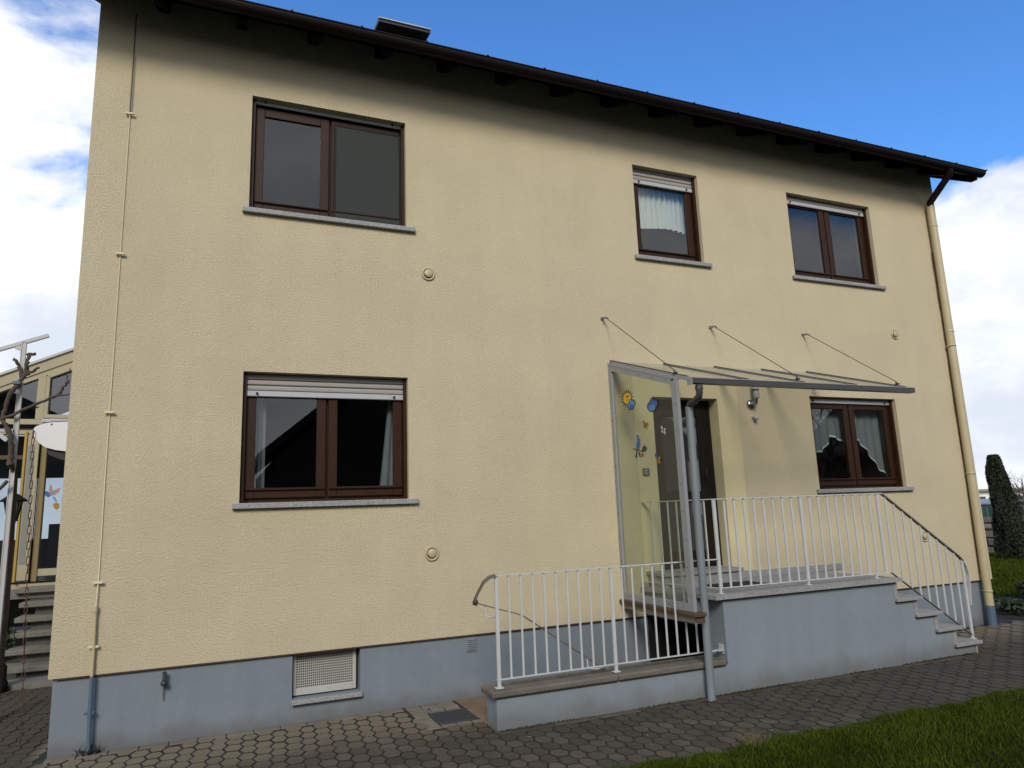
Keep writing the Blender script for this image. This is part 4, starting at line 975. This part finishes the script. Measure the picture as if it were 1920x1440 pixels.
# bird-shaped glass ornament hanging behind the door pane
t = thing('window_ornament', (-1.1, CVY+.03, 1.7), 'colourful glass bird ornament with pink and green wings in the conservatory door', 'ornament')
OY = CVY+.04
def orn(p, m, n, d=0): MB().prism([(-1.185+(a-490)*.00122, 1.722-(b_-370)*.00122) for a, b_ in p], OY-.002-d, OY-d, 'y').build(n, m, t)
c_pink, c_teal = mcol('ornament pink', (.50, .26, .30)), mcol('ornament green', (.12, .42, .33))
orn([(455, 350), (480, 330), (515, 355), (525, 395), (505, 412), (475, 395)], c_blu, 'body')
orn([(500, 330), (505, 250), (530, 265), (545, 320), (525, 360)], c_pink, 'wing', .003)
orn([(515, 370), (560, 320), (632, 290), (610, 350), (570, 385), (530, 395)], c_pink, 'wing', .003)
orn([(510, 362), (545, 330), (590, 325), (560, 355)], c_teal, 'wing_band', .006)
orn([(545, 395), (575, 410), (600, 470), (592, 480), (560, 430)], c_lblu, 'tail', .003)
orn([(555, 490), (590, 480), (625, 490), (630, 540), (600, 570), (570, 540)], c_ora, 'flower', .003)

# black lamp post
t = thing('garden_lamp', (-1.82, 6.0, GZ), 'black garden lamp post with a four-sided lantern beside the conservatory', 'lamp post')
m_blk = mat('black cast iron', (.012, .011, .014), .8, var=.2, vscale=10, spec=.15)
LX, LY = -1.02, 3.05
def vz(v_px): # height of an image row at the lamp
    return None
t.location = (LX, LY, GZ); t['base'] = (LX, LY, GZ)
MB().lathe([(.105, GZ), (.105, -.50), (.085, -.47), (.085, -.33), (.06, -.30), (.043, -.20), (.040, .25), (.058, .27), (.058, .31), (.046, .33), (.046, .36), (.036, .40), (.030, 1.27), (.045, 1.29), (.03, 1.31)], (LX, LY, 0), 'z', 14).build('post', m_blk, t)
b = MB(); lz0, lz1 = 1.31, 1.53
for k in range(4):
    a = math.pi/4+k*math.pi/2; c_, s_ = math.cos(a), math.sin(a)
    b.bar((LX+.055*c_, LY+.055*s_, lz0), (LX+.105*c_, LY+.105*s_, lz1), .012, .012, (s_, -c_, 0))
b.lathe([(.14, lz1), (.145, lz1+.012), (.10, lz1+.045), (.05, lz1+.085), (.02, lz1+.095), (.012, lz1+.15), (.004, lz1+.17)], (LX, LY, 0), 'z', 8).box(LX-.05, LX+.05, LY-.05, LY+.05, lz0-.01, lz0+.006)
b.build('lantern_frame', m_blk, t)
MB().add([(LX+sx*r, LY+sy*r, z) for z, r in ((lz0+.007, .036), (lz1-.001, .071)) for sx, sy in ((-1, -1), (1, -1), (1, 1), (-1, 1))],
         [(0, 1, 5, 4), (1, 2, 6, 5), (2, 3, 7, 6), (3, 0, 4, 7)]).build('lantern_glass', glass('smoky lantern glass', (.22, .21, .19), .08, .1, .15), t)
# aluminium pole and rail
PX, PY = -.715, 1.55
t = thing('support_frame', (PX, PY, GZ), 'slim aluminium pole with a slanting top rail and side arm behind the house corner', 'support frame')
MB().box(PX-.019, PX+.019, PY-.019, PY+.019, GZ, 3.13).box(PX-.024, PX-.016, PY-.025, PY-.019, GZ, 3.13).box(PX+.014, PX+.022, PY-.025, PY-.019, GZ, 3.13).build('pole', m_alu, t)
MB().bar((-1.45, PY, 2.815), (-.507, PY, 3.213), .038, .036).build('top_rail', m_alu, t)
MB().bar((PX-.07, PY, 3.075), (PX-.02, PY, 3.055), .03, .045).build('joint', m_steel, t)
MB().bar((PX-.75, PY-.03, 2.185), (PX-.02, PY-.03, 2.195), .03, .03).bar((PX-.30, PY-.03, 2.30), (PX-.06, PY-.05, 2.09), .03, .04).build('side_arm', m_alu, t)
# vine
m_bark = mat('grey brown vine bark', (.10, .072, .055), .95, var=.3, vscale=25, bump=.5, bscale=70)
t = thing('vine', (-.95, 1.5, GZ), 'bare gnarled vine with cut branches twining round the aluminium pole', 'vine')
def knob(p0, p1, r0, r1, n, seed, amp):
    r_ = random.Random(seed); P = []; R = []
    for k in range(n+1):
        f = k/n; p = Vector(p0).lerp(Vector(p1), f); q = 1 if 0 < k < n else .2
        P.append(p+Vector((r_.uniform(-amp, amp), r_.uniform(-amp, amp), r_.uniform(-amp, amp)))*q); R.append((r0+(r1-r0)*f)*r_.uniform(.85, 1.25))
    return P, R
def vine_part(name, segs, seed):
    b = MB(); AP = []; AR = []
    for k, (p0, p1, r0, r1, n) in enumerate(segs):
        P, R = knob(p0, p1, r0, r1, n, seed*31+k, .009)
        AP += P if not AP else P[1:]; AR += R if not AR else R[1:]
    b.tube(AP, AR, 8); b.build(name, m_bark, t)
VY = PY-.09
def vp(*pts): return [(x, VY+.02*math.sin(i*2.1), z) for i, (x, z) in enumerate(pts)]
def vbranch(name, pts, r0, r1, seed):
    pts = vp(*pts); n_ = len(pts)-1
    vine_part(name, [(a_, b_, r0+(r1-r0)*i/n_, r0+(r1-r0)*(i+1)/n_, 4) for i, (a_, b_) in enumerate(zip(pts[:-1], pts[1:]))], seed)
MB().tube([(-.70, PY+.10, GZ), (-.685, PY+.09, .4), (-.69, PY+.08, 1.1), (-.70, PY+.05, 1.7), (-.722, PY-.06, 1.86)], [.028, .025, .022, .022, .024], 8).build('trunk', m_bark, t)
vbranch('trunk', [(-.722, 1.84), (-.726, 1.94), (-.736, 2.12), (-.785, 2.22), (-.826, 2.30)], .026, .020, 1)
vbranch('branch', [(-.826, 2.29), (-.808, 2.40), (-.775, 2.55), (-.687, 2.725), (-.655, 2.80), (-.662, 2.87), (-.644, 2.96), (-.642, 2.995)], .022, .017, 2)
vbranch('branch', [(-.655, 2.975), (-.620, 2.985), (-.588, 2.992)], .018, .009, 6)
vbranch('branch', [(-.687, 2.73), (-.715, 2.82), (-.75, 2.905), (-.776, 2.926)], .018, .012, 3)
vbranch('branch', [(-.745, 2.90), (-.775, 2.945)], .007, .004, 7)
vbranch('branch', [(-.665, 2.77), (-.61, 2.80), (-.545, 2.842)], .017, .010, 8)
vbranch('branch', [(-.82, 2.315), (-.675, 2.392), (-.502, 2.482), (-.362, 2.562), (-.329, 2.629), (-.274, 2.708)], .017, .011, 4)
vbranch('branch', [(-.38, 2.55), (-.30, 2.565), (-.22, 2.57)], .010, .006, 9)
vbranch('branch', [(-.274, 2.70), (-.300, 2.75), (-.290, 2.80), (-.27, 2.85)], .008, .004, 10)
vbranch('branch', [(-.60, 2.43), (-.55, 2.425), (-.52, 2.43)], .007, .004, 11)
vbranch('branch', [(-.98, 1.35), (-.86, 1.50), (-.73, 1.68)], .018, .016, 5)
MB().box(PX-.045, PX+.02, PY-.13, PY-.02, 2.66, 2.69).build('tie', mat('blue tie', (.10, .16, .25), .6), t)
# rounded white canopy over the side door, on the gable wall
t = thing('side_canopy', (-.22, 1.1, 2.1), 'white canopy with a rounded end panel on the side wall at the house corner', 'canopy')
m_wpan = mat('white plastic panel', (.88, .90, .92), .4, var=.03, vscale=3)
SCY = .95
prof = [(0, 2.222), (-.175, 2.218), (-.30, 2.210), (-.375, 2.195), (-.432, 2.164), (-.456, 2.12), (-.430, 2.06), (-.388, 2.005), (-.333, 1.966), (-.248, 1.941), (-.12, 1.922), (0, 1.910)]
MB().prism(prof, SCY, SCY+.025, 'y').build('end_panel', m_wpan, t)
MB().prism([(p[0], p[1]+.012) for p in prof[:6]] + [(p[0], p[1]-.006) for p in reversed(prof[:6])], SCY+.026, SCY+1.3, 'y').build('roof', m_dark, t)
MB().prism([(0, 1.905), (-.248, 1.938), (-.333, 1.96), (-.31, 1.90), (-.25, 1.87), (0, 1.78)], SCY+.03, SCY+1.27, 'y').build('underside', m_black, t)
for x, z in ((-.44, 2.118), (-.30, 2.19)): MB().lathe([(.008, -.004), (.008, 0)], (x, SCY, z), 'y', 8).build('screw', m_dark, t)
# rain chain
t = thing('rain_chain', (-.44, .93, 2.09), 'long rusty rain chain hanging from the white side canopy down to the pavement', 'chain')
m_rust = mat('rusty chain iron', (.085, .040, .026), .75, var=.35, vscale=30)
lk = MB()
ring = [(math.cos(2*math.pi*k/12)*.0115, 0, math.sin(2*math.pi*k/12)*.0115+(.029 if k < 6 else -.029)) for k in range(12)]
lk.tube(ring+[ring[0]], .0036, 6, cap=False); lkm = lk.mesh('chain_link', m_rust)
z = 2.09; k = 0
while z > GZ+.02:
    f = (2.09-z)/2.69
    link('chain_link', lkm, t, (-.44+.19*f, .93-.417*f, z), (0, 0, rad((20 if k % 2 else 105)+rp.uniform(-18, 18)))); z -= .069; k += 1
# little plants at the steps
m_leafd = mat('dark green leaf', (.030, .048, .016), .6, var=.35, vscale=12)
def leafy(name, c, n, rx, ry, h, ls, label, cat, seed, m=m_leafd, stems=True, parent=None):
    rg = np.random.default_rng(seed)
    d = rg.normal(size=(n, 3)); d /= np.linalg.norm(d, axis=1)[:, None]; r = rg.random(n)**.45
    P = np.c_[c[0]+d[:, 0]*rx*r, c[1]+d[:, 1]*ry*r, c[2]+h*.5+d[:, 2]*h*.5*r]
    a = rg.normal(size=(n, 3)); a /= np.linalg.norm(a, axis=1)[:, None]
    b_ = np.cross(a, rg.normal(size=(n, 3))); b_ /= np.linalg.norm(b_, axis=1)[:, None]
    s = ls*rg.uniform(.6, 1.4, n)[:, None]
    V = np.stack([P-a*s, P+b_*s*.45, P+a*s, P-b_*s*.45], 1).reshape(-1, 3)
    F = np.arange(n*4).reshape(-1, 4)
    me = quadmesh(name, V, F, m)
    if parent: return link(name, me, parent)
    t = thing(name, c, label, cat)
    link('foliage', me, t)
    sb = MB(); rr = random.Random(seed)
    for k in range(6): sb.tube([(c[0]+rr.uniform(-.03, .03), c[1]+rr.uniform(-.03, .03), c[2]-.02), (c[0]+rr.uniform(-.5, .5)*rx, c[1]+rr.uniform(-.5, .5)*ry, c[2]+h*.6)], [.008, .004], 5)
    sb.build('stem', m_bark, t)
    return t
leafy('garden_plant', (-1.25, 4.1, GZ+.25), 220, .18, .15, .35, .035, 'small dark green plant growing beside the concrete garden steps', 'plant', 21)

# ------------------------------------------------------------------ right of the house: flower bed, thuja, dry-stone wall, bare bush, shed, far flats
m_thuja = mat('dark thuja green', (.020, .032, .013), .8, var=.35, vscale=3, var2=(18, .3))
th = thing('thuja', (21.6, 6.28, GZ), 'tall narrow dark thuja tree standing on the lawn to the right of the house', 'tree')
MB().tube([(21.6, 6.28, GZ-.05), (21.5, 6.3, 1.2), (21.42, 6.36, 2.0)], [.10, .06, .02], 8).build('trunk', m_bark, th)
rg = np.random.default_rng(31); n = 46000
hz = rg.random(n)**.8; H = 2.85
prof_r = np.interp(hz, [0, .08, .3, .55, .8, .93, 1], [.32, .38, .34, .29, .23, .18, .12])
ang = rg.uniform(0, 2*math.pi, n); rr_ = prof_r*np.sqrt(rg.random(n))*(1+.16*np.sin(ang*3+hz*9)+.10*np.sin(ang*7-hz*17))
bulge = .14*np.sin(hz*11)
P = np.c_[21.70-.19*hz+rr_*np.cos(ang), 6.16+.05*hz+rr_*np.sin(ang), GZ+.03+hz*H]
keep = rg.random(n) > .25*(np.sin(P[:, 0]*9)+np.sin(P[:, 2]*7)+np.sin(P[:, 1]*8) > 1.4)
P = P[keep]; n = len(P)
a = rg.normal(size=(n, 3))*[.4, .4, 1]; a /= np.linalg.norm(a, axis=1)[:, None]; b_ = np.cross(a, rg.normal(size=(n, 3))); b_ /= np.linalg.norm(b_, axis=1)[:, None]
s = .036*rg.uniform(.5, 1.5, n)[:, None]
link('crown', quadmesh('crown', np.stack([P-a*s, P+b_*s*.4, P+a*s, P-b_*s*.4], 1).reshape(-1, 3), np.arange(n*4).reshape(-1, 4), m_thuja), th)
# dry-stone wall
sw = thing('stone_wall', (24.5, 7.5, GZ), 'rough grey dry-stone garden wall behind the thuja tree', 'wall')
m_stone = mat('grey field stone', (.20, .185, .16), .95, var=.25, vscale=3, bump=.6, bscale=14, bdist=.04, rnd=.4)
wd = Vector((.50, -.866, 0)); wn = Vector((.866, .5, 0)); w0 = Vector((22.3, 11.2, 0))
rs2 = random.Random(12); z = GZ-.05
while z < .32:
    h_ = rs2.uniform(.16, .30); s_ = 0.
    while s_ < 8.0:
        l_ = rs2.uniform(.28, .75); bm0 = bmesh.new(); bmesh.ops.create_cube(bm0, size=1)
        bmesh.ops.bevel(bm0, geom=list(bm0.edges), offset=.14, segments=1, affect='EDGES')
        c_ = w0+wd*(s_+l_/2)+wn*rs2.uniform(-.05, .05); yaw = math.atan2(wd.y, wd.x)
        for v in bm0.verts:
            q = Vector((v.co.x*(l_-.02), v.co.y*.40, v.co.z*(h_-.015)))*(1)+Vector((rs2.uniform(-.02, .02), rs2.uniform(-.02, .02), rs2.uniform(-.015, .015)))
            q.rotate(Euler((0, 0, yaw))); v.co = q+Vector((c_.x, c_.y, z+h_/2))
        MB().frombm(bm0).build('stone', m_stone, sw); s_ += l_
    z += h_
MB().bar(w0+wn*.08+Vector((0, 0, -.25)), w0+wn*.08+wd*8+Vector((0, 0, -.25)), .25, .9).build('wall_core', m_soil, sw)
# green fence behind the wall
gf = thing('green_fence', (26, 8, .5), 'dark green board fence rising behind the dry-stone wall', 'fence')
m_gf = mat('dark green fence paint', (.025, .10, .075), .7, var=.2, vscale=3, rnd=.1)
f0 = w0+wn*1.2+wd*2.6
for k in range(26):
    p = f0+wd*(k*.2); MB().bar((p.x, p.y, GZ), (p.x, p.y, .80), .19, .03, wn).build('board', m_gf, gf)
# bare bush
bb = thing('bare_bush', (26.0, 8.0, GZ), 'leafless twiggy bush beside the thuja above the stone wall', 'bush')
rb = random.Random(8)
def grow(b, p, d, l, r, dep):
    q = p+d*l; m_ = p+d*l*.5+Vector((rb.uniform(-1, 1), rb.uniform(-1, 1), rb.uniform(-1, 1)))*l*.08
    b.tube([p, m_, q], [r, r*.85, r*.7], 5 if dep > 1 else 3, cap=False)
    if dep == 0: return
    for k in range(rb.choice((2, 3, 3))):
        nd = (d+Vector((rb.gauss(0, .5), rb.gauss(0, .5), rb.gauss(0.05, .38)))).normalized(); grow(b, p+d*l*rb.uniform(.55, 1), nd, l*rb.uniform(.6, .85), r*.62, dep-1)
base = Vector((25.3, 7.2, GZ))
for k in range(5):
    b = MB(); grow(b, base+Vector((rb.uniform(-.2, .2), rb.uniform(-.2, .2), 0)), Vector((rb.gauss(0, .28), rb.gauss(0, .28), 1)).normalized(), 1.0, .045, 5); b.build('limb', m_bark, bb)
# shed roof and far flats
sh_ = thing('shed', (38, 16.5, -2), 'small pale blue grey shed far behind the garden to the right', 'shed')
m_shed = mat('pale blue grey cladding', (.30, .38, .45), .8, var=.1, vscale=1)
b = MB().box(34, 37.6, 15, 20, -4, .75); b.build('wall', m_shed, sh_)
MB().prism([(33.8, .76), (37.8, .76), (37.8, .82), (35.8, 1.0), (33.8, .82)], 14.8, 20.2, 'y').build('roof', mat('shed roof grey', (.35, .40, .45), .7), sh_)
fl = thing('apartment_building', (110, 62, -12.6), 'long white block of flats far away beyond the garden', 'building')
m_flat = mat('white facade', (1.16, 1.12, 1.06), .8, var=.04, vscale=.2)
fd = Vector((.55, -.835, 0)); fn = Vector((-.835, -.55, 0)); fo = Vector((92, 78, 0))
MB().bar(fo+Vector((0, 0, -5.6)), fo+fd*46+Vector((0, 0, -5.6)), 12, 14.6).build('wall', m_flat, fl)
m_fw = mat('far window glass', (.10, .11, .13), .2)
MB().bar(fo-fd*.5+Vector((0, 0, 1.85)), fo+fd*46.5+Vector((0, 0, 1.85)), 13, .3).build('roof_edge', mat('roof edge grey', (.4, .38, .36), .8), fl)
wm = MB().bar((0, 0, 0), (1, 0, 0), .1, 1.25).mesh('window', m_fw)
for fz in range(4):
    for k in range(18):
        p = fo+fd*(1.2+k*2.5)-fn*-6.02 if False else fo+fd*(1.2+k*2.5)+fn*6.0
        o = MB().bar((p.x, p.y, .35-fz*3.0), (p.x+fd.x*1.5, p.y+fd.y*1.5, .35-fz*3.0), .14, 1.25).build('window', m_fw, fl)
# flower bed
rects('flower_bed', [(12.0, 14.2, -.6, 1.6)], GZ-.001, m_soil, kind='structure')
leafy('shrub', (13.3, .45, GZ), 700, .34, .34, .50, .05, 'dark green leafy shrub in the flower bed closest to the downpipe', 'shrub', 41)
leafy('shrub', (13.75, .25, GZ), 1700, .55, .6, 1.05, .06, 'taller dark shrub at the edge of the picture in the flower bed', 'shrub', 42)
leafy('shrub', (12.35, .35, GZ), 400, .25, .3, .22, .04, 'low dark plant at the front of the flower bed beside the pavement', 'shrub', 43)
t = thing('garden_flower', (12.18, .02, GZ), 'single orange flower blooming at the front of the flower bed', 'flower')
MB().tube([(12.18, .02, GZ-.02), (12.185, .02, GZ+.10)], .004, 6).build('stem', m_leafd, t)
b = MB()
for k in range(7):
    a = 2*math.pi*k/7; c_, s_ = math.cos(a), math.sin(a)
    b.add([(12.185, .02, GZ+.10), (12.185+.03*c_-.016*s_, .02+.03*s_+.016*c_, GZ+.125), (12.185+.05*c_, .02+.05*s_, GZ+.13), (12.185+.03*c_+.016*s_, .02+.03*s_-.016*c_, GZ+.125)], [(0, 1, 2, 3)])
b.build('petals', mcol('orange petal', (.65, .20, .02)), t)

# ------------------------------------------------------------------ across the street, seen only as reflections in the panes; partly sized to block low sky
def neighbour(x0, x1, y0, y1, ze, zr, label):
    h_ = thing('neighbour_house', ((x0+x1)/2, (y0+y1)/2, GZ), label, 'house')
    m_nb = bpy.data.materials.get('dark neighbour facade') or mat('dark neighbour facade', (.07, .06, .05), .9, var=.1)
    m_nr = bpy.data.materials.get('dark neighbour roof') or mat('dark neighbour roof', (.035, .03, .028), .8, var=.2)
    xm = (x0+x1)/2
    MB().prism([(x0+.3, GZ-.1), (x1-.3, GZ-.1), (x1-.3, ze), (xm, zr-.3), (x0+.3, ze)], y0, y1, 'y').build('wall', m_nb, h_)
    sl = (zr-ze)/(xm-x0)
    MB().prism([(x0-.2, ze-.2*sl), (xm, zr), (x1+.2, ze-.2*sl), (x1+.2, ze-.2*sl+.25), (xm, zr+.3), (x0-.2, ze-.2*sl+.25)], y0-.4, y1+.4, 'y').build('roof', m_nr, h_)
    for k in range(3):
        xx = x0+1.5+k*(x1-x0-3)/2-.5
        f = MB().box(xx, xx+1.0, y1, y1+.05, .8, 2.0).build('window', m_frame, h_)
        MB().box(xx+.1, xx+.9, y1+.051, y1+.056, .9, 1.9).build('pane', m_fw, f)
neighbour(2.4, 17.4, -25, -14, 3.0, 9.3, 'dark gabled house across the garden mirrored in the wide ground floor window')  # known from its reflection, then widened and raised to block low sky
neighbour(28.5, 40.5, -20, -11, 3.4, 8.2, 'dark gabled house across the garden mirrored in the window beside the entrance')
neighbour(-14.5, .3, -25, -14, 2.8, 6.6, 'dark gabled house added across the garden to block low sky, mirrored in the conservatory panes')  # added to block low sky; ridge height follows the pane reflection
bt = thing('bare_tree', (18.9, -9.8, GZ), 'bare branching tree mirrored in the window beside the entrance', 'tree')
b = MB(); rb = random.Random(15)
grow(b, Vector((18.9, -9.8, GZ-.1)), Vector((.05, .05, 1)).normalized(), 2.3, .16, 6); b.build('trunk', m_bark, bt)
